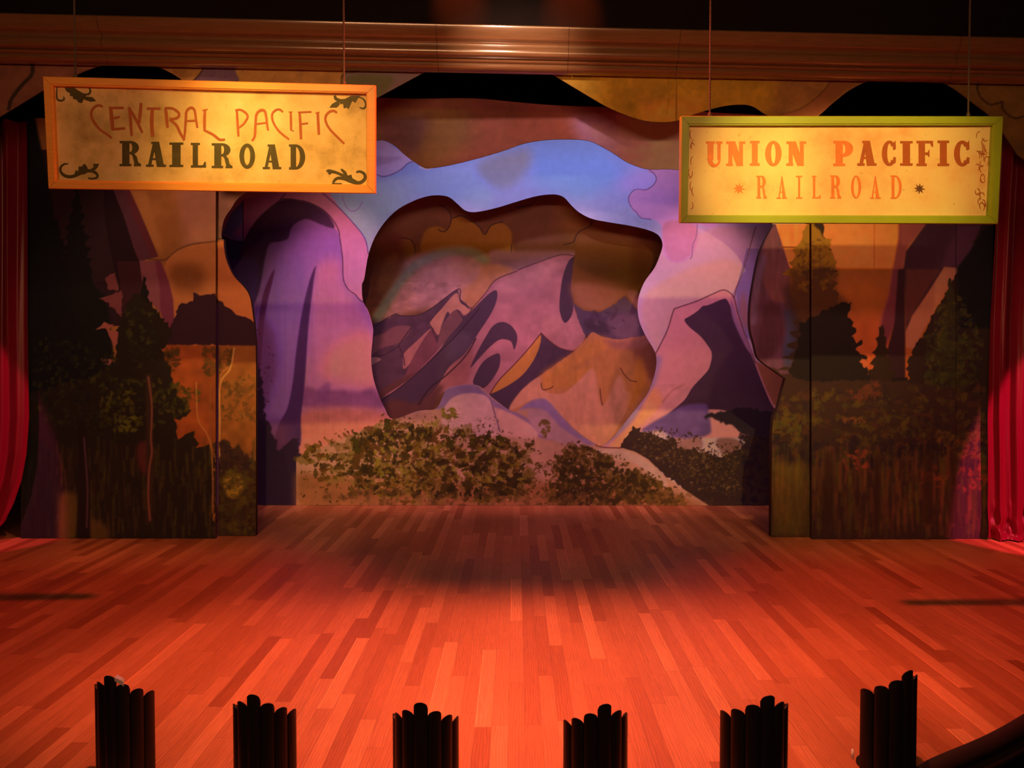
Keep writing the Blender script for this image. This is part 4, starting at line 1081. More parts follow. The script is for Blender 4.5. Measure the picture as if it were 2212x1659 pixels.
# dark rock at the inner edge
cv.poly(ci([(-40, 80), (270, 80), (330, 270), (385, 440), (380, 620), (450, 700), (450, 1300), (120, 1200), (50, 1000), (-40, 900)]), (66, 30, 42), soft=1, sm=False)
cv.poly(ci([(190, 200), (270, 90), (330, 270), (380, 440), (370, 700), (250, 700), (150, 500)]), (82, 36, 40), soft=4, sm=False)
cv.poly(ci([(90, 560), (160, 350), (200, 350), (150, 600), (120, 850), (80, 850)]), (78, 44, 62), soft=5)
cv.poly(ci([(330, 760), (450, 800), (455, 1050), (400, 1180), (350, 1200), (330, 1050), (350, 900)]), (44, 34, 52), soft=6)
cv.poly(ci([(200, 700), (330, 780), (330, 1000), (200, 1150), (120, 1100)]), (52, 20, 28), soft=8)
cv.mottle(0.12, 60, 10, 1600, 480, 1730, 800)
cv.line(ci([(325, 266), (500, 268)]), (96, 36, 12), 3, sm=False)
# big fir
F1 = (74, 38, 14)
cv.conifer(1755, 470, 600, 62, (100, 54, 14))
cv.conifer(1768, 455, 850, 96, (36, 19, 12))
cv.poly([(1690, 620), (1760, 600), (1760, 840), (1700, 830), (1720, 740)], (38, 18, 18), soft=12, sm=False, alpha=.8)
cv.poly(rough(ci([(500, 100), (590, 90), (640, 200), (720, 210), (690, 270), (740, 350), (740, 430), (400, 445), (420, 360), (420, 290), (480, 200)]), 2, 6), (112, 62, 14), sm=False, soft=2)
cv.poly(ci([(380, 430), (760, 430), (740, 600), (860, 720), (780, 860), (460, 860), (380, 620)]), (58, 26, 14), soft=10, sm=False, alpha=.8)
cv.poly(rough(ci([(460, 860), (780, 700), (870, 710), (830, 780), (890, 900), (860, 960), (950, 1010), (900, 1080), (980, 1100), (1000, 1250), (1300, 1290), (1300, 1340), (340, 1340), (440, 1050)]), 2.6, 6), (20, 10, 10), sm=False, soft=1)
cv.conifer(1904, 700, 835, 34, (30, 14, 10), jag=4)
cv.poly(rough(ci([(920, 1160), (975, 1140), (1000, 1180), (970, 1215)]), 1.5, 5), (132, 52, 30), sm=False)
cv.dabs(ci([(500, 200), (640, 200), (740, 430), (760, 600), (460, 600), (430, 400)]), 120, [(92, 50, 12), (76, 38, 12), (60, 26, 14)], (3, 8), .55)
# far-right fir and the dark strip
cv.poly(rough(ci([(1700, 440), (1800, 300), (1870, 100), (2300, 60), (2300, 1600), (1300, 1600), (1300, 1180), (1350, 1060), (1430, 930), (1520, 770), (1610, 620)]), 2, 6), (30, 14, 12), sm=False, soft=1)
cv.poly(ci([(1690, 430), (1790, 300), (1920, 100), (2300, 60), (2300, 900), (1700, 900)]), (12, 8, 10), soft=4, sm=False)
cv.conifer(2052, 600, 1000, 66, (34, 22, 12))
cv.dabs(ci([(1560, 700), (1720, 660), (1900, 1000), (1850, 1350), (1430, 1350), (1450, 1050)]), 330, [(40, 30, 12), (30, 22, 12), (54, 36, 12), (24, 12, 14)], (3, 9), .6)
# undergrowth
cv.poly(rough([(1660, 795), (1740, 822), (1960, 824), (2160, 860), (2160, 1180), (1650, 1180)], 2, 7), (38, 18, 14), sm=False, soft=2)
cv.dabs([(1665, 850), (2135, 830), (2135, 990), (1665, 1000)], 560, [(48, 30, 12), (36, 20, 14), (56, 24, 14), (28, 14, 16), (62, 40, 12)], (4, 12), .5)
cv.dabs(cg([(1200, 720), (1400, 690), (1400, 770), (1220, 790)]), 40, [(70, 26, 16)], (3, 9), .6)
cv.dabs(cg([(1180, 890), (1320, 880), (1320, 920), (1200, 920)]), 16, [(80, 36, 16)], (3, 8), .6)
cv.dabs(cg([(790, 880), (960, 860), (960, 1010), (790, 1020)]), 70, [(66, 36, 12), (54, 40, 12)], (3, 9), .6)
cv.dabs(cg([(1700, 960), (2000, 960), (2000, 1120), (1760, 1120)]), 90, [(70, 40, 14), (54, 38, 12), (78, 34, 14)], (3, 9), .6)
cv.dabs(cg([(1660, 430), (1900, 420), (1960, 700), (1640, 700)]), 90, [(44, 36, 12), (34, 28, 12)], (4, 10), .5)
cv.dabs([(1665, 940), (2135, 960), (2135, 1010), (1665, 1010)], 150, [(22, 12, 14), (28, 12, 18)], (6, 14), .5)
for i in range(560):
    x = rng.uniform(1660, 2140); y = rng.uniform(1010, 1165)
    c = [(62, 44, 12), (50, 34, 12), (84, 34, 16), (70, 50, 12), (44, 22, 12), (90, 40, 18), (60, 26, 14)][rng.integers(7)]
    cv.line([(x, y), (x + rng.uniform(-4, 4), y - rng.uniform(14, 70))], c, rng.uniform(3, 8), .32, sm=False, soft=4)
cv.dabs(cg([(1180, 1040), (1320, 1060), (1320, 1180), (1200, 1180)]), 26, [(112, 36, 20), (96, 30, 18)], (3, 8), .55)
cv.dabs(cg([(1640, 1160), (2000, 1160), (2000, 1300), (1640, 1280)]), 50, [(100, 34, 16), (84, 30, 16)], (3, 9), .5)
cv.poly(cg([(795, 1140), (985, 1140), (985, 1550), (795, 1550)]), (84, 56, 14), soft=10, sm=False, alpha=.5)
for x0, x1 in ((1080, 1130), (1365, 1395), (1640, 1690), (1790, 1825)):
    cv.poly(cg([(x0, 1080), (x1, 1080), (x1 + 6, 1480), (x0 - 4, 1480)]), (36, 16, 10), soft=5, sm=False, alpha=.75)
RW = Plane(11.45)
rw = empty('painted_wing', tuple(RW.at(1944, 1167)))
tag(rw, 'dark painted forest wing flat with a tall fir on orange sky, right side of stage', 'scenery flat', 'painted forest wings')
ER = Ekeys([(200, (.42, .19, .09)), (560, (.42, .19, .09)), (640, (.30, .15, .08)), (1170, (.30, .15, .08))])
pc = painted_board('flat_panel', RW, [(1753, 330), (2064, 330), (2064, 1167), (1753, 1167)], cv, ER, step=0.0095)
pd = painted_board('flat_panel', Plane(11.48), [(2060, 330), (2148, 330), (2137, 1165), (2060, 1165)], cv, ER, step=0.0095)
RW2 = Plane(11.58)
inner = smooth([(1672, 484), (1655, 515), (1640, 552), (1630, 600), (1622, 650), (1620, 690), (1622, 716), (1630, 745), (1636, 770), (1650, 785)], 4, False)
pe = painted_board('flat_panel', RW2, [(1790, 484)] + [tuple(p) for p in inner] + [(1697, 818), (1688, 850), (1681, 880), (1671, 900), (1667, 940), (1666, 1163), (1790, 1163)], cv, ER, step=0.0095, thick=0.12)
for q in (pc, pd, pe):
    q.parent = rw
    q.matrix_parent_inverse = rw.matrix_basis.inverted()
# ------------------------------------------------------------------ red satin side curtains
m_, nt, b, N, L = mat('red_satin')
b.inputs['Base Color'].default_value = (0.22, 0.006, 0.035, 1)
b.inputs['Roughness'].default_value = 0.36
b.inputs['Specular IOR Level'].default_value = 0.6
b.inputs['Sheen Weight'].default_value = 0.3
b.inputs['Sheen Tint'].default_value = (1, 0.1, 0.1, 1)
M['satin'] = m_


def curtain(name, side, edge_px, D, nf, hem):
    ys = [e[0] for e in edge_px]; xs = [e[1] for e in edge_px]
    ztop = 5.35
    nz, nx = 150, 260
    V = np.zeros((nz, nx, 3))
    ph = rng.uniform(0, 6.28, 12)
    wr = vnoise(nz, nx, 5, 9)
    for i in range(nz):
        z = hem + (ztop - hem) * (i / (nz - 1)) ** 1.25
        v = 765 + (2.4 - z) * F / D
        xi = (np.interp(v, ys, xs) - 1115) * D / F
        xo = side * 8.1
        s_ = np.linspace(0, 1, nx)
        x = xi + (xo - xi) * s_
        a = 2 * math.pi * nf * s_
        zz = z / ztop
        fold = np.sin(a + 0.7 * np.sin(a * 0.37 + ph[0]) + 0.5 * math.sin(zz * 3 + ph[1]))
        fold = np.sign(fold) * np.abs(fold) ** 0.75
        dep = 0.065 + 0.02 * np.sin(a * 0.23 + ph[2])
        lowk = max(0.0, 1 - (z - hem) / 0.55)
        V[i, :, 0] = x + 0.018 * np.cos(a * 1.0 + ph[3]) + (wr[i] - .5) * 0.04 * lowk
        V[i, :, 1] = D + fold * dep * (0.75 + 0.25 * zz) + 0.012 * np.sin(a * 2.7 + zz * 5 + ph[4]) + (wr[i] - 0.5) * 0.16 * lowk
        V[i, :, 2] = z + (0.02 * np.sin(a * 0.8 + ph[5]) * lowk if i else 0)
    bm = bmesh.new()
    vs = [[bm.verts.new(V[i, j]) for j in range(nx)] for i in range(nz)]
    for i in range(nz - 1):
        for j in range(nx - 1):
            bm.faces.new([vs[i][j], vs[i][j + 1], vs[i + 1][j + 1], vs[i + 1][j]])
    bmesh.ops.recalc_face_normals(bm, faces=bm.faces)
    return bm_obj(name, bm, M['satin'], shade=True)


o = curtain('stage_curtain', -1, [(0, 62), (400, 58), (700, 55), (900, 56), (980, 50), (1040, 38), (1090, 20), (1125, 4), (1160, -30), (1172, -40)], 11.28, 7, 0.03)
tag(o, 'red satin curtain at the left edge of the stage, its hem swept outwards', 'curtain')
o = curtain('stage_curtain', 1, [(0, 2160), (300, 2150), (480, 2141), (700, 2134), (900, 2133), (1000, 2136), (1160, 2139), (1180, 2139)], 11.36, 10, 0.02)
tag(o, 'red satin curtain at the right edge of the stage, brightly lit with a crumpled hem', 'curtain')

# ------------------------------------------------------------------ lettering
def ringq(cx, cy, ro, ri, a0, a1, n=18, cxi=None, cyi=None):
    cxi = cx if cxi is None else cxi; cyi = cy if cyi is None else cyi
    out = []
    for i in range(n):
        t0 = math.radians(a0 + (a1 - a0) * i / n); t1 = math.radians(a0 + (a1 - a0) * (i + 1) / n)
        out.append([(cx + ro[0] * math.cos(t0), cy + ro[1] * math.sin(t0)), (cx + ro[0] * math.cos(t1), cy + ro[1] * math.sin(t1)),
                    (cxi + ri[0] * math.cos(t1), cyi + ri[1] * math.sin(t1)), (cxi + ri[0] * math.cos(t0), cyi + ri[1] * math.sin(t0))])
    return out


def R4(x0, y0, x1, y1):
    return [(x0, y0), (x1, y0), (x1, y1), (x0, y1)]


def serif(x0, x1, y0, y1):
    """slab serif with slightly flared ends"""
    return [(x0, y0), ((x0 + x1) / 2, y0 + (y1 - y0) * 0.12), (x1, y0), (x1 + 0.01, y1), ((x0 + x1) / 2, y1), (x0 - 0.01, y1)]


def glyph(ch, T=0.36, t=0.16, s=0.11):
    """unit-box slab letters; T thick stem, t thin stroke, s serif height"""
    g = []
    if ch == 'I':
        g = [R4(.5 - T * .62, 0, .5 + T * .62, 1), serif(0, 1, 0, s), serif(0, 1, 1 - s, 1)]
    elif ch == 'L':
        g = [R4(.12, 0, .12 + T, 1), serif(0, .24 + T, 1 - s, 1), R4(0, 0, .96, s), [(.58, s * .9), (.80, s * .9), (1.0, 0), (1.0, s * 2.6), (.90, s * 2.7)]]
        g[-1] = [(.66, s * .6), (.99, 0), (.97, s * 2.6), (.88, s * 2.6), (.8, s * 1.3)]
    elif ch == 'R':
        g = [R4(.12, 0, .12 + T, 1), serif(0, .2 + T, 0, s), R4(0, 1 - s, .55, 1)]
        g += ringq(.5, .735, (.40, .265), (.09, .17), -90, 90)
        g += [R4(.12 + T, 1 - s * .9, .52, 1), R4(.12 + T, .47, .52, .565)]
        g += [[(.48, .52), (.66, .52), (.80, .38), (.86, .16), (1.0, s * .9), (1.0, 0), (.72, 0), (.66, .2), (.60, .40)], R4(.66, 0, 1.0, s * .9)]
    elif ch == 'P':
        g = [R4(.12, 0, .12 + T, 1), serif(0, .24 + T, 0, s), R4(0, 1 - s, .55, 1)]
        g += ringq(.5, .68, (.50, .32), (.12, .19), -90, 90)
        g += [R4(.12 + T, 1 - s, .52, 1), R4(.12 + T, .36, .52, .49)]
    elif ch == 'D':
        g = [R4(.10, 0, .10 + T, 1), R4(0, 0, .45, s), R4(0, 1 - s, .45, 1)]
        g += ringq(.42, .5, (.58, .5), (.58 - T * .95, .5 - s * 1.1), -90, 90, cxi=.42)
        g += [R4(.10 + T * .9, 0, .44, s * 1.1), R4(.10 + T * .9, 1 - s * 1.1, .44, 1)]
    elif ch == 'O':
        g = ringq(.5, .5, (.5, .5), (.5 - T, .5 - s * 1.1), 0, 360, 36)
    elif ch == 'C':
        g = ringq(.54, .5, (.54, .5), (.54 - T, .5 - s * 1.2), 42, 318, 30)
        g += [[(.80, .62), (1, .66), (.97, 1), (.88, .95), (.76, .80)], [(.80, .10), (.98, .12), (1, .34), (.84, .36), (.76, .24)]]
    elif ch == 'A':
        g = [[(.08, 0), (.08 + t, 0), (.50, .86), (.42, 1), (.36, 1)], [(.90 - T * 1.05, 0), (.92, 0), (.66, 1), (.34, 1)],
             R4(.24, .27, .66, .27 + s * .85), serif(0, .38, 0, s), serif(.55, 1, 0, s), R4(.26, 1 - s, .66, 1)]
    elif ch == 'a':      # pointed A of the narrow face
        g = [[(.14, 0), (.14 + t, 0), (.50, .80), (.46, .96)], [(.86 - T * 1.1, 0), (.90, 0), (.54, 1), (.44, .96), (.46, .78)],
             R4(.30, .27, .68, .27 + s * .7), serif(0, .40, 0, s), serif(.52, 1, 0, s)]
    elif ch == 'U':
        g = [R4(.10, .28, .10 + T, 1), R4(.90 - t, .28, .90, 1), serif(0, .18 + T, 1 - s, 1), serif(.62, 1, 1 - s, 1)]
        g += ringq(.5, .30, (.40, .30), (.5 - t - .12, .18), 180, 360, 18, cxi=.10 + T + (.90 - t - .10 - T) / 2)
    elif ch == 'N':
        g = [R4(.12, 0, .12 + t, 1), R4(.88 - t, 0, .88, 1), [(.08, 1), (.08 + T * 1.1, 1), (.90, 0), (.90 - T * .95, 0)],
             serif(0, .34, 0, s), R4(0, 1 - s, .30, 1), serif(.68, 1, 1 - s, 1)]
    elif ch == 'F':
        g = [R4(.12, 0, .12 + T, 1), serif(0, .22 + T, 0, s), R4(0, 1 - s, .96, 1), [(.80, 1 - s), (.97, 1), (.98, 1 - s * 2.4), (.88, 1 - s * 2.3)],
             R4(.3, .44, .72, .44 + s), [(.60, .44 + s * .5), (.72, .36), (.76, .36), (.76, .64), (.72, .64)]]
    return g


def stroke(pts, wd, closed=False, taper=0.75):
    P = smooth(pts, 5, False) if len(pts) > 2 else np.array(pts, float)
    n = len(P)
    out = []
    L_, R_ = [], []
    for i in range(n):
        t = P[min(i + 1, n - 1)] - P[max(i - 1, 0)]
        t = t / np.linalg.norm(t)
        nn = np.array([-t[1], t[0]])
        k = wd / 2 * (1 - (1 - taper) * abs(2 * i / max(n - 1, 1) - 1) ** 2)
        L_.append(P[i] + nn * k); R_.append(P[i] - nn * k)
    for i in range(n - 1):
        out.append([tuple(L_[i]), tuple(L_[i + 1]), tuple(R_[i + 1]), tuple(R_[i])])
    return out


def paint_polys(name, polys, plane, material, parent, off=0.004):
    """raised brush lettering: thin skin of paint on the panel"""
    bm = bmesh.new()
    for j, p in enumerate(polys):
        vs = [bm.verts.new(plane.at(u, v, off + 0.00002 * (j % 40))) for u, v in p]
        try:
            f = bm.faces.new(vs)
        except ValueError:
            continue
    bm.normal_update()
    for f in bm.faces:
        if f.normal.y > 0:
            f.normal_flip()
    bm.faces.ensure_lookup_table()
    o = bm_obj(name, bm, material, parent)
    o.matrix_parent_inverse = parent.matrix_basis.inverted()
    return o


def place_glyph(ch, crop, x0, y0, x1, y1, **kw):
    out = []
    for p in glyph(ch, **kw):
        out.append(crop([(x0 + u * (x1 - x0), y1 - v * (y1 - y0)) for u, v in p]))
    return out


# ------------------------------------------------------------------ signs
def sign_panel_mat(name, cols, sc_=3.2):
    m, nt, b, N, L = mat(name)
    tc = N('ShaderNodeTexCoord'); n1 = N('ShaderNodeTexNoise'); n1.inputs['Scale'].default_value = sc_; n1.inputs['Detail'].default_value = 5
    n1.inputs['Roughness'].default_value = 0.6
    r = N('ShaderNodeValToRGB')
    e = r.color_ramp.elements
    e[0].position, e[0].color = 0.28, (*cols[0], 1)
    e[1].position, e[1].color = 0.72, (*cols[2], 1)
    k = e.new(0.48); k.color = (*cols[1], 1)
    n2 = N('ShaderNodeTexNoise'); n2.inputs['Scale'].default_value = 34; n2.inputs['Detail'].default_value = 3
    g = N('ShaderNodeMapRange'); g.inputs['From Min'].default_value = 0.25; g.inputs['From Max'].default_value = 0.33
    g.inputs['To Min'].default_value = 0.72; g.inputs['To Max'].default_value = 1.0
    s_ = N('ShaderNodeVectorMath'); s_.operation = 'SCALE'
    L(tc.outputs['Object'], n1.inputs['Vector']); L(n1.outputs['Fac'], r.inputs[0])
    L(tc.outputs['Object'], n2.inputs['Vector']); L(n2.outputs['Fac'], g.inputs['Value'])
    L(r.outputs[0], s_.inputs[0]); L(g.outputs[0], s_.inputs['Scale']); L(s_.outputs[0], b.inputs['Base Color'])
    b.inputs['Roughness'].default_value = 0.5
    b.inputs['Specular IOR Level'].default_value = 0.3
    return m


def sign(name, plane, outer, inner, frame_mat, panel_mat, label):
    c = plane.at(*(np.mean(outer, 0)))
    root = empty(name, tuple(plane.at((outer[2][0] + outer[3][0]) / 2, (outer[2][1] + outer[3][1]) / 2)))
    tag(root, label, 'sign')
    inv = root.matrix_basis.inverted()
    bm = bmesh.new()
    prof = [(0.0, -0.03), (0.0, 0.045), (0.08, 0.06), (0.80, 0.06), (0.84, 0.048), (0.93, 0.048), (1.0, 0.036), (1.0, -0.004)]
    O, I = np.array(outer, float), np.array(inner, float)
    rows = []
    for t, off in prof:
        rows.append([bm.verts.new(plane.at(*(O[i] + (I[i] - O[i]) * t), off)) for i in range(4)])
    # mitred bars: give each bar its own vertices so the mitres read
    bm2 = bmesh.new()
    for i in range(4):
        j = (i + 1) % 4
        a = [plane.at(*(O[i] + (I[i] - O[i]) * t), off) for t, off in prof]
        b_ = [plane.at(*(O[j] + (I[j] - O[j]) * t), off) for t, off in prof]
        e = (b_[0] - a[0]) / np.linalg.norm(b_[0] - a[0]) * 0.0015
        va = [bm2.verts.new(p + e) for p in a]; vb = [bm2.verts.new(p - e) for p in b_]
        for k in range(len(prof) - 1):
            bm2.faces.new([va[k], vb[k], vb[k + 1], va[k + 1]])
        bm2.faces.new([va[0], va[-1], vb[-1], vb[0]])
        bm2.faces.new(va); bm2.faces.new(vb[::-1])
    bm.free()
    bmesh.ops.recalc_face_normals(bm2, faces=bm2.faces)
    fr = bm_obj('frame', bm2, frame_mat, root); fr.matrix_parent_inverse = inv
    bm = bmesh.new()
    pts = [I[i] + (O[i] - I[i]) * 0.15 for i in range(4)]
    f_ = [bm.verts.new(plane.at(*p, 0.0)) for p in pts]
    k_ = [bm.verts.new(plane.at(*p, -0.015)) for p in pts]
    bm.faces.new(f_); bm.faces.new(k_[::-1])
    for i in range(4):
        bm.faces.new([f_[i], f_[(i + 1) % 4], k_[(i + 1) % 4], k_[i]])
    bmesh.ops.recalc_face_normals(bm, faces=bm.faces)
    pn = bm_obj('panel', bm, panel_mat, root); pn.matrix_parent_inverse = inv
    return root


def flat_mat(name, c, r=0.55, noise=0.2):
    return simple_mat(name, c, r, noise, 14, spec=0.3)


M['oak'] = simple_mat('oiled_pine_frame', (0.95, 0.44, 0.08), 0.38, 0.16, 5, stretch=(1, 1, 14), spec=0.5)
M['greenframe'] = simple_mat('green_painted_frame', (0.34, 0.47, 0.03), 0.42, 0.14, 6, spec=0.5)
M['panel_l'] = sign_panel_mat('stained_parchment_left', [(.42, .30, .10), (.74, .56, .22), (.88, .72, .36)], 3.0)
M['panel_r'] = sign_panel_mat('stained_parchment_right', [(.80, .42, .18), (.86, .64, .30), (.88, .76, .36)], 2.4)
M['rust'] = flat_mat('rust_lettering', (0.46, 0.13, 0.035))
M['olive'] = flat_mat('dark_olive_lettering', (0.085, 0.075, 0.022), noise=0.4)
M['orange'] = flat_mat('orange_lettering', (0.80, 0.24, 0.07))
M['amber'] = flat_mat('brown_orange_lettering', (0.42, 0.11, 0.03))
M['umber'] = flat_mat('umber_lettering', (0.15, 0.065, 0.03))

LS = Plane(8.12, 0.078, -0.18, 4.25)
oL = [(98, 166), (812.5, 185.5), (812.5, 418.5), (110, 408)]
iL = [(119, 187), (792, 204), (793, 399), (128, 389)]
ls = sign('hanging_sign', LS, oL, iL, M['oak'], M['panel_l'], 'hanging sign in a pine frame reading CENTRAL PACIFIC RAILROAD with scrolls in its corners')
STK = [([(790, 425), (755, 405), (700, 415), (652, 470), (643, 540), (680, 625), (760, 720), (850, 780), (908, 828)], 34),
              ([(868, 437), (1062, 437)], 38), ([(893, 430), (905, 560), (922, 722)], 50), ([(930, 572), (1012, 553)], 34), ([(905, 716), (1080, 700)], 40),
              ([(1132, 425), (1150, 600), (1163, 798)], 38), ([(1128, 430), (1220, 590), (1303, 757)], 36), ([(1285, 372), (1275, 500), (1258, 640)], 42),
              ([(1358, 446), (1537, 446)], 38), ([(1432, 455), (1422, 620), (1435, 808)], 50),
              ([(1602, 440), (1614, 560), (1626, 692)], 42), ([(1590, 440), (1690, 444), (1770, 500), (1764, 555), (1700, 580), (1655, 575)], 34), ([(1655, 585), (1740, 660), (1790, 760), (1845, 855)], 36),
              ([(1838, 850), (1852, 740), (1862, 600), (1874, 480), (1932, 434), (1976, 470), (1994, 580), (2012, 692)], 34), ([(1860, 606), (2003, 600)], 30),
              ([(2110, 462), (2104, 600), (2104, 730)], 38), ([(2078, 470), (2145, 455)], 20), ([(2096, 722), (2212, 780), (2300, 845), (2370, 843)], 34),
              ([(2522, 462), (2530, 620), (2542, 805)], 34), ([(2500, 468), (2570, 462), (2640, 505), (2660, 560), (2612, 640), (2550, 690)], 30),
              ([(2717, 862), (2752, 800), (2762, 650), (2776, 520), (2832, 466), (2882, 480), (2902, 560), (2912, 650), (2925, 726)], 34), ([(2770, 645), (2905, 628)], 28),
              ([(3115, 492), (3082, 460), (3030, 462), (2984, 505), (2978, 575), (3014, 665), (3084, 755), (3196, 842)], 30),
              ([(3217, 485), (3220, 600), (3222, 725)], 32), ([(3190, 490), (3243, 490)], 16), ([(3212, 718), (3257, 737)], 18),
              ([(3332, 492), (3342, 650), (3350, 842)], 36), ([(3310, 495), (3485, 488)], 28), ([(3350, 646), (3442, 634)], 28),
              ([(3565, 490), (3572, 620), (3580, 782)], 38), ([(3537, 505), (3590, 492)], 20),
              ([(3814, 500), (3772, 475), (3712, 490), (3668, 550), (3674, 625), (3734, 725), (3908, 898)], 32)]
k = 0
for nst in (1, 4, 3, 2, 3, 2, 3, 2, 2, 1, 3, 3, 2, 1):      # strokes in C E N T R A L P A C I F I C
    paint_polys('letter', [c6(q) for p, wd in STK[k:k + nst] for q in stroke(p, wd, taper=0.8)], LS, M['rust'], ls)
    k += nst
pl = []
for ch, crp, x0, y0, x1, y1 in [('R', c6, 1008, 864, 1286, 1190), ('A', c6, 1350, 873, 1606, 1198), ('I', c6, 1652, 884, 1830, 1200), ('L', c6, 1928, 888, 2128, 1207),
                                ('R', c7, -14, 893, 255, 1214), ('O', c7, 342, 897, 545, 1222), ('A', c7, 645, 908, 882, 1228), ('D', c7, 982, 908, 1192, 1232)]:
    kw = dict(T=0.50, s=0.09) if ch == 'I' else dict(T=0.34, s=0.09)
    if ch == 'O': kw = dict(T=0.31, s=0.13)
    paint_polys('letter', place_glyph(ch, crp, x0, y0, x1, y1, **kw), LS, M['olive'], ls)['label'] = 'dark olive slab serif letter'
orn = []
def o6(p): orn.append(c6(p))
def o7(p): orn.append(c7(p))
for q in stroke([(345, 1158), (290, 1165), (250, 1200), (248, 1260), (300, 1312), (380, 1325), (460, 1300), (540, 1262), (640, 1250), (715, 1290), (715, 1335), (660, 1350), (600, 1345)], 42, taper=0.35): o6(q)
for q in ([(420, 1315), (440, 1245), (475, 1255), (482, 1190), (520, 1198), (548, 1155), (580, 1180), (600, 1225), (640, 1240), (560, 1290)], [(610, 1240), (672, 1205), (668, 1160), (745, 1158), (725, 1205), (660, 1265)],
          [(300, 180), (420, 178), (540, 250), (600, 252), (560, 300), (520, 375), (470, 362), (455, 330), (410, 322), (405, 290), (365, 280), (370, 250), (320, 220)], [(540, 290), (600, 292), (660, 300), (706, 345), (640, 358), (560, 335)]): o6(q)
for q in stroke([(200, 170), (196, 260), (205, 325), (250, 345), (292, 325), (285, 290)], 24, taper=0.5): o6(q)
for q in stroke([(560, 262), (610, 258), (632, 220), (615, 178)], 26, taper=0.6): o6(q)
for q in ([(1590, 325), (1700, 322), (1790, 280), (1900, 282), (1870, 320), (1840, 370), (1800, 345), (1752, 452), (1725, 430), (1690, 445), (1680, 380), (1650, 390), (1620, 350)], [(1620, 340), (1640, 390), (1600, 432), (1505, 432), (1540, 385)],
          [(1655, 1290), (1690, 1292), (1645, 1230), (1670, 1220), (1722, 1262), (1740, 1312), (1788, 1298), (1802, 1345), (1850, 1372), (1890, 1400), (1800, 1405), (1700, 1370)],
          [(1460, 1242), (1500, 1228), (1580, 1248), (1680, 1290), (1680, 1330), (1600, 1290), (1540, 1278), (1502, 1302)]): o7(q)
for q in stroke([(1572, 278), (1590, 320), (1640, 335)], 40, taper=0.7): o7(q)
for q in stroke([(1880, 295), (1940, 320), (1972, 375), (1968, 425), (1930, 445), (1893, 425)], 26, taper=0.4): o7(q)
for q in stroke([(1850, 1268), (1900, 1258), (1955, 1290), (1962, 1350), (1900, 1402), (1800, 1392), (1700, 1352), (1610, 1345), (1560, 1385), (1560, 1418)], 44, taper=0.5): o7(q)
o7([(1538, 1408), (1665, 1408), (1665, 1424), (1538, 1424)])
for test in (lambda p: p[0] < 450 and p[1] < 290, lambda p: p[0] < 450 and p[1] >= 290, lambda p: p[0] >= 450 and p[1] < 290, lambda p: p[0] >= 450 and p[1] >= 290):
    paint_polys('corner_scroll', [q for q in orn if test(q[0])], LS, M['olive'], ls)

RS = Plane(8.0, 0.0, -0.12, 3.95)
oR = [(1469, 252), (2160.5, 252.5), (2149, 484.5), (1467, 482)]
iR = [(1487.5, 273), (2139, 272.5), (2129.5, 466), (1483.5, 465)]
rs = sign('hanging_sign', RS, oR, iR, M['greenframe'], M['panel_r'], 'hanging sign in a green painted frame reading UNION PACIFIC RAILROAD between two stars')


def line8(items, material, name, label, **kw):
    pl = []
    for ch, x0, y0, x1, y1 in items:
        k2 = dict(kw)
        if ch == 'I': k2['T'] = kw.get('TI', .5)
        k2.pop('TI', None)
        paint_polys('letter', place_glyph(ch, c8, x0, y0, x1, y1, **k2), RS, material, rs)['label'] = label


line8([('U', 202, 204, 312, 378), ('N', 338, 204, 466, 370), ('I', 498, 200, 563, 368), ('O', 600, 200, 711, 371), ('N', 743, 204, 876, 368), ('P', 1058, 200, 1192, 370)], M['orange'], 'upper_lettering', 'orange slab serif letter', T=0.36, t=0.20, s=0.10, TI=.48)
line8([('A', 1220, 200, 1349, 368), ('C', 1385, 198, 1480, 370), ('I', 1508, 202, 1592, 368), ('F', 1618, 200, 1733, 370), ('I', 1760, 198, 1838, 370), ('C', 1870, 198, 1975, 372)], M['amber'], 'upper_lettering', 'browner slab serif letter', T=0.38, t=0.20, s=0.10, TI=.48)  # later letters browner: uneven paint with the light's falloff put in
line8([('R', 540, 435, 612, 588), ('a', 678, 437, 748, 590), ('I', 808, 435, 850, 590), ('L', 915, 435, 974, 588), ('R', 1036, 433, 1112, 588), ('O', 1178, 433, 1246, 588), ('a', 1305, 436, 1377, 590), ('D', 1443, 433, 1519, 590)],
      M['orange'], 'lower_lettering', 'narrow orange serif letter', T=0.26, t=0.13, s=0.06, TI=.26)
for cx_, cy_, r_, mm in ((425, 522, 44, 'orange'), (1638, 522, 42, 'umber')):
    pts = []
    for i in range(16):
        a = math.pi / 8 * i + 0.1
        rr = r_ * (1.0 + 0.08 * math.sin(i * 3)) if i % 2 == 0 else r_ * 0.40
        pts.append((cx_ + rr * math.cos(a), cy_ + rr * math.sin(a)))
    paint_polys('star', [c8(pts)], RS, M[mm], rs)
# worn curling vines along both ends of the right sign
random.seed(4)
for x0, x1, n in ((84, 140, 17), (2014, 2106, 34)):
    for i in range(n):
        yy = 120 + 560 * (i + random.random()) / n
        xx = random.uniform(x0 + 14, x1 - 14) - (0 if x0 < 1000 else (yy - 300) * 0.03)
        a = random.uniform(0, 6.28); kk = random.choice((-1, 1)) * random.uniform(.4, .9); pts = [(xx, yy)]
        for s_ in range(5):
            a += kk * 0.8
            pts.append((pts[-1][0] + 9 * math.cos(a), pts[-1][1] + 15 * math.sin(a)))
        if min(p[0] for p in pts) < x0 - 2 or max(p[0] for p in pts) > x1 + 2 or max(p[1] for p in pts) > 696 or min(p[1] for p in pts) < 106:
            continue
        paint_polys('vine_curl', [c8(q) for q in stroke(pts, 5.5, taper=0.5)], RS, M['amber'], rs)

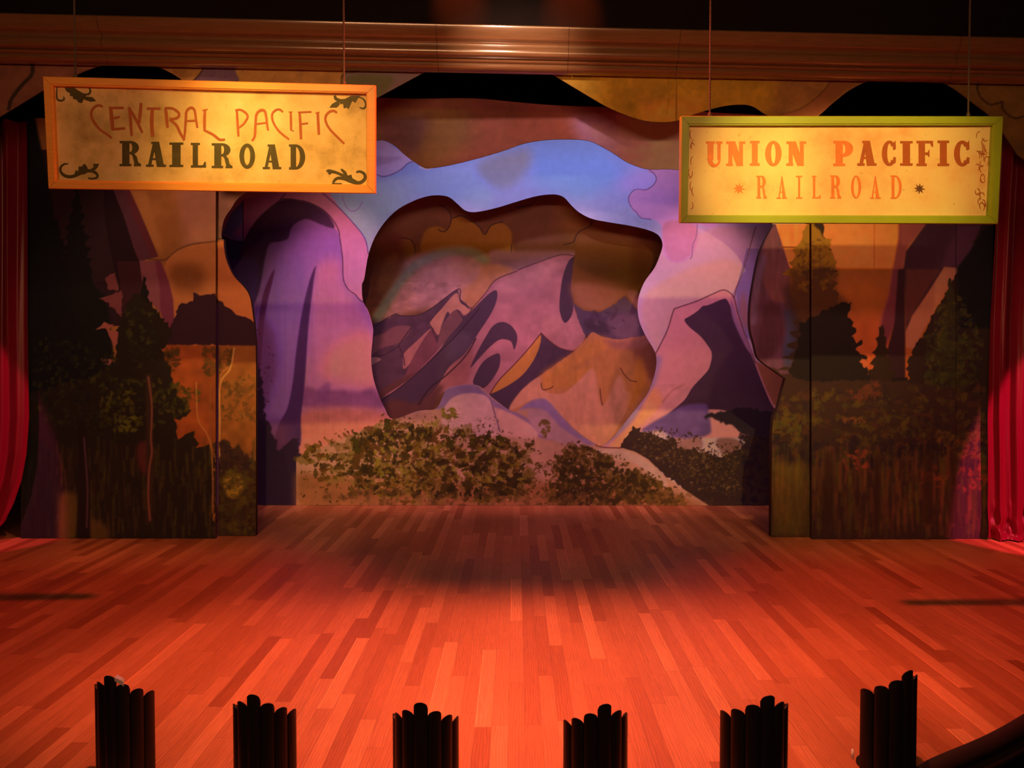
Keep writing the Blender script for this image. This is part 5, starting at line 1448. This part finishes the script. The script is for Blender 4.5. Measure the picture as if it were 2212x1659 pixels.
# ------------------------------------------------------------------ ropes
M['rope'] = simple_mat('hemp_rope', (0.12, 0.085, 0.06), 0.85, 0.3, 60)


def rope(p0, label):
    bm = bmesh.new()
    x, y, z0 = p0
    z1 = 7.6
    n = int((z1 - z0) / 0.012)
    for s_ in range(3):
        prev = None
        for i in range(n + 1):
            z = z0 + (z1 - z0) * i / n
            a = z * 70 + s_ * 2.094
            cx_, cy_ = x + 0.0045 * math.cos(a), y + 0.0045 * math.sin(a)
            ring = [bm.verts.new((cx_ + 0.0048 * math.cos(b_ * math.pi / 3), cy_ + 0.0048 * math.sin(b_ * math.pi / 3), z)) for b_ in range(6)]
            if prev:
                for k in range(6):
                    bm.faces.new([prev[k], prev[(k + 1) % 6], ring[(k + 1) % 6], ring[k]])
            prev = ring
    # knot and screw eye on top of the frame
    o = bm_obj('rope', bm, M['rope'], shade=True)
    tag(o, label, 'rope', 'ropes holding up the signs')
    return o


for pln, u, v, lab in ((LS, 164, 168.5, 'thin rope holding the left end of the pine framed sign'), (LS, 743.5, 184.5, 'thin rope holding the right end of the pine framed sign'),
                       (RS, 1532.5, 252.5, 'thin rope holding the left end of the green framed sign'), (RS, 2090, 252.8, 'thin rope holding the right end of the green framed sign')):
    p = pln.at(u, v, 0.01)
    r_ = rope(tuple(p), lab)
    kb = bmesh.new()
    bmesh.ops.create_uvsphere(kb, u_segments=10, v_segments=7, radius=0.017)
    for vv in kb.verts: vv.co = (vv.co.x + p[0], vv.co.y + p[1], vv.co.z * 1.3 + p[2] + 0.018)
    bm_obj('knot', kb, M['rope'], r_, shade=True)

# ------------------------------------------------------------------ footlight shades along the stage edge
M['shade'] = simple_mat('black_painted_tin', (0.012, 0.008, 0.009), 0.42, 0.3, 20, spec=0.35)
M['chrome'] = simple_mat('bright_metal', (0.7, 0.68, 0.7), 0.25, 0.05, 10, metallic=1.0)


M['white'] = simple_mat('glint_white', (0.85, 0.85, 0.85), 0.3, 0.05, 10)


def footlight(rc=0.163, nfl=7):
    """half-round shade of seven upright flutes, the middle one tallest"""
    bm = bmesh.new()
    hs = [0.500, 0.535, 0.572, 0.620, 0.572, 0.535, 0.500]
    arc = math.radians(178) / nfl
    ns = 12
    for k in range(nfl):
        a0 = -math.pi / 2 + (k - nfl // 2) * arc
        wd = arc * rc
        outer_, inner_ = [], []
        for i in range(ns + 1):
            s_ = -1 + 2 * i / ns
            a = a0 + s_ * arc * 0.52
            bul = 0.016 * math.sqrt(max(0, 1 - s_ * s_))
            top = hs[k] - wd * 0.5 + wd * 0.5 * math.sqrt(max(0, 1 - s_ * s_))
            zs = [0.012, top * .5, top - 0.02, top]
            outer_.append([bm.verts.new(((rc + bul) * math.cos(a), (rc + bul) * math.sin(a), z)) for z in zs])
            inner_.append([bm.verts.new(((rc + bul - 0.007) * math.cos(a), (rc + bul - 0.007) * math.sin(a), z)) for z in zs])
        for i in range(ns):
            for j in range(3):
                bm.faces.new([outer_[i][j], outer_[i + 1][j], outer_[i + 1][j + 1], outer_[i][j + 1]])
                bm.faces.new([inner_[i + 1][j], inner_[i][j], inner_[i][j + 1], inner_[i + 1][j + 1]])
            bm.faces.new([outer_[i][3], outer_[i + 1][3], inner_[i + 1][3], inner_[i][3]])
        for i in (0, ns):
            for j in range(3):
                bm.faces.new([outer_[i][j], outer_[i][j + 1], inner_[i][j + 1], inner_[i][j]])
    bmesh.ops.recalc_face_normals(bm, faces=bm.faces)
    root = empty('footlight', (0, 0, 0))
    bm_obj('shade', bm, M['shade'], root, shade=False)
    bm = bmesh.new()
    bmesh.ops.create_cone(bm, cap_ends=True, segments=40, radius1=0.12, radius2=0.12, depth=0.012)
    for v in bm.verts: v.co.z += 0.006
    bm_obj('base', bm, M['shade'], root)
    return root


def dup(root, loc, rz):
    r = root.copy(); COL.objects.link(r); r.location = loc; r.rotation_euler = (0, 0, rz)
    for ch in list(root.children):
        c = ch.copy(); COL.objects.link(c); c.parent = r
    return r


fl = footlight()
spots_ = [(267, 4.886, -13), (569, 4.62, -9), (919, 4.517, -5), (1285, 4.5, 15), (1628, 4.63, 14), (1911, 4.986, 29.5)]
labs = ['black fluted footlight shade nearest the left corner of the stage, pale scrap on its tip', 'black fluted footlight shade second from the left along the stage edge',
        'black fluted footlight shade just left of the middle of the stage edge', 'black fluted footlight shade just right of the middle of the stage edge',
        'black fluted footlight shade second from the right along the stage edge', 'black fluted footlight shade farthest right, beside the curved dark stage edge']
for i, (px_, D, deg) in enumerate(spots_):
    x = (px_ - 1115) * D / F
    D2 = D + 0.13
    o = fl if i == 0 else dup(fl, (0, 0, 0), 0)
    o.location = (x * D2 / D, D2, 0); o.rotation_euler = (0, 0, math.radians(deg))
    tag(o, labs[i], 'footlight', 'footlight shades along the front of the stage')
    if i >= 4:
        o.scale = (1.09, 1.09, 1.0)
    if i == 0:
        first = o
bpy.context.view_layer.update()
last = o
kb = bmesh.new()  # white stub added in place of a bright glint
bmesh.ops.create_cone(kb, cap_ends=True, segments=12, radius1=0.008, radius2=0.006, depth=0.055)
rz_ = -math.radians(29.5)
d_ = Vector(((1856 - 1115) * 5.05 / F - last.location.x, 5.05 - last.location.y, 0))
cx_ = d_.x * math.cos(rz_) - d_.y * math.sin(rz_); cy_ = d_.x * math.sin(rz_) + d_.y * math.cos(rz_)
for vv in kb.verts: vv.co = (vv.co.x + cx_, vv.co.y + cy_, vv.co.z + 2.4 - (1638 - 765) * 5.05 / F)
kk_ = bm_obj('clip', kb, M['white'], last, shade=True); kk_['label'] = 'small white stub for a glint'
# pale scrap of tape on the first shade's tip and a white stub standing for the glint on the last
bm = bmesh.new()
ang = -math.pi / 2 + 0.24
for q, (da, z0, z1) in enumerate(((0.0, .596, .615), (0.10, .582, .606), (0.2, .572, .596), (.26, .562, .584))):
    r0 = 0.186
    bm.verts.new((r0 * math.cos(ang + da), r0 * math.sin(ang + da), z0)); bm.verts.new((r0 * math.cos(ang + da), r0 * math.sin(ang + da), z1))
    bm.verts.new(((r0 - .035) * math.cos(ang + da), (r0 - .035) * math.sin(ang + da), z1 + .004))
bm.verts.ensure_lookup_table()
for q in range(3):
    for k in (0, 1):
        bm.faces.new([bm.verts[q * 3 + k], bm.verts[q * 3 + 3 + k], bm.verts[q * 3 + 4 + k], bm.verts[q * 3 + 1 + k]])
M['tape'] = simple_mat('pale_tape', (0.6, 0.55, 0.6), 0.5, 0.2, 30)
t = bm_obj('tape_scrap', bm, M['tape'], first)
t['label'] = 'pale scrap of tape'
sol = t.modifiers.new('s', 'SOLIDIFY'); sol.thickness = 0.002
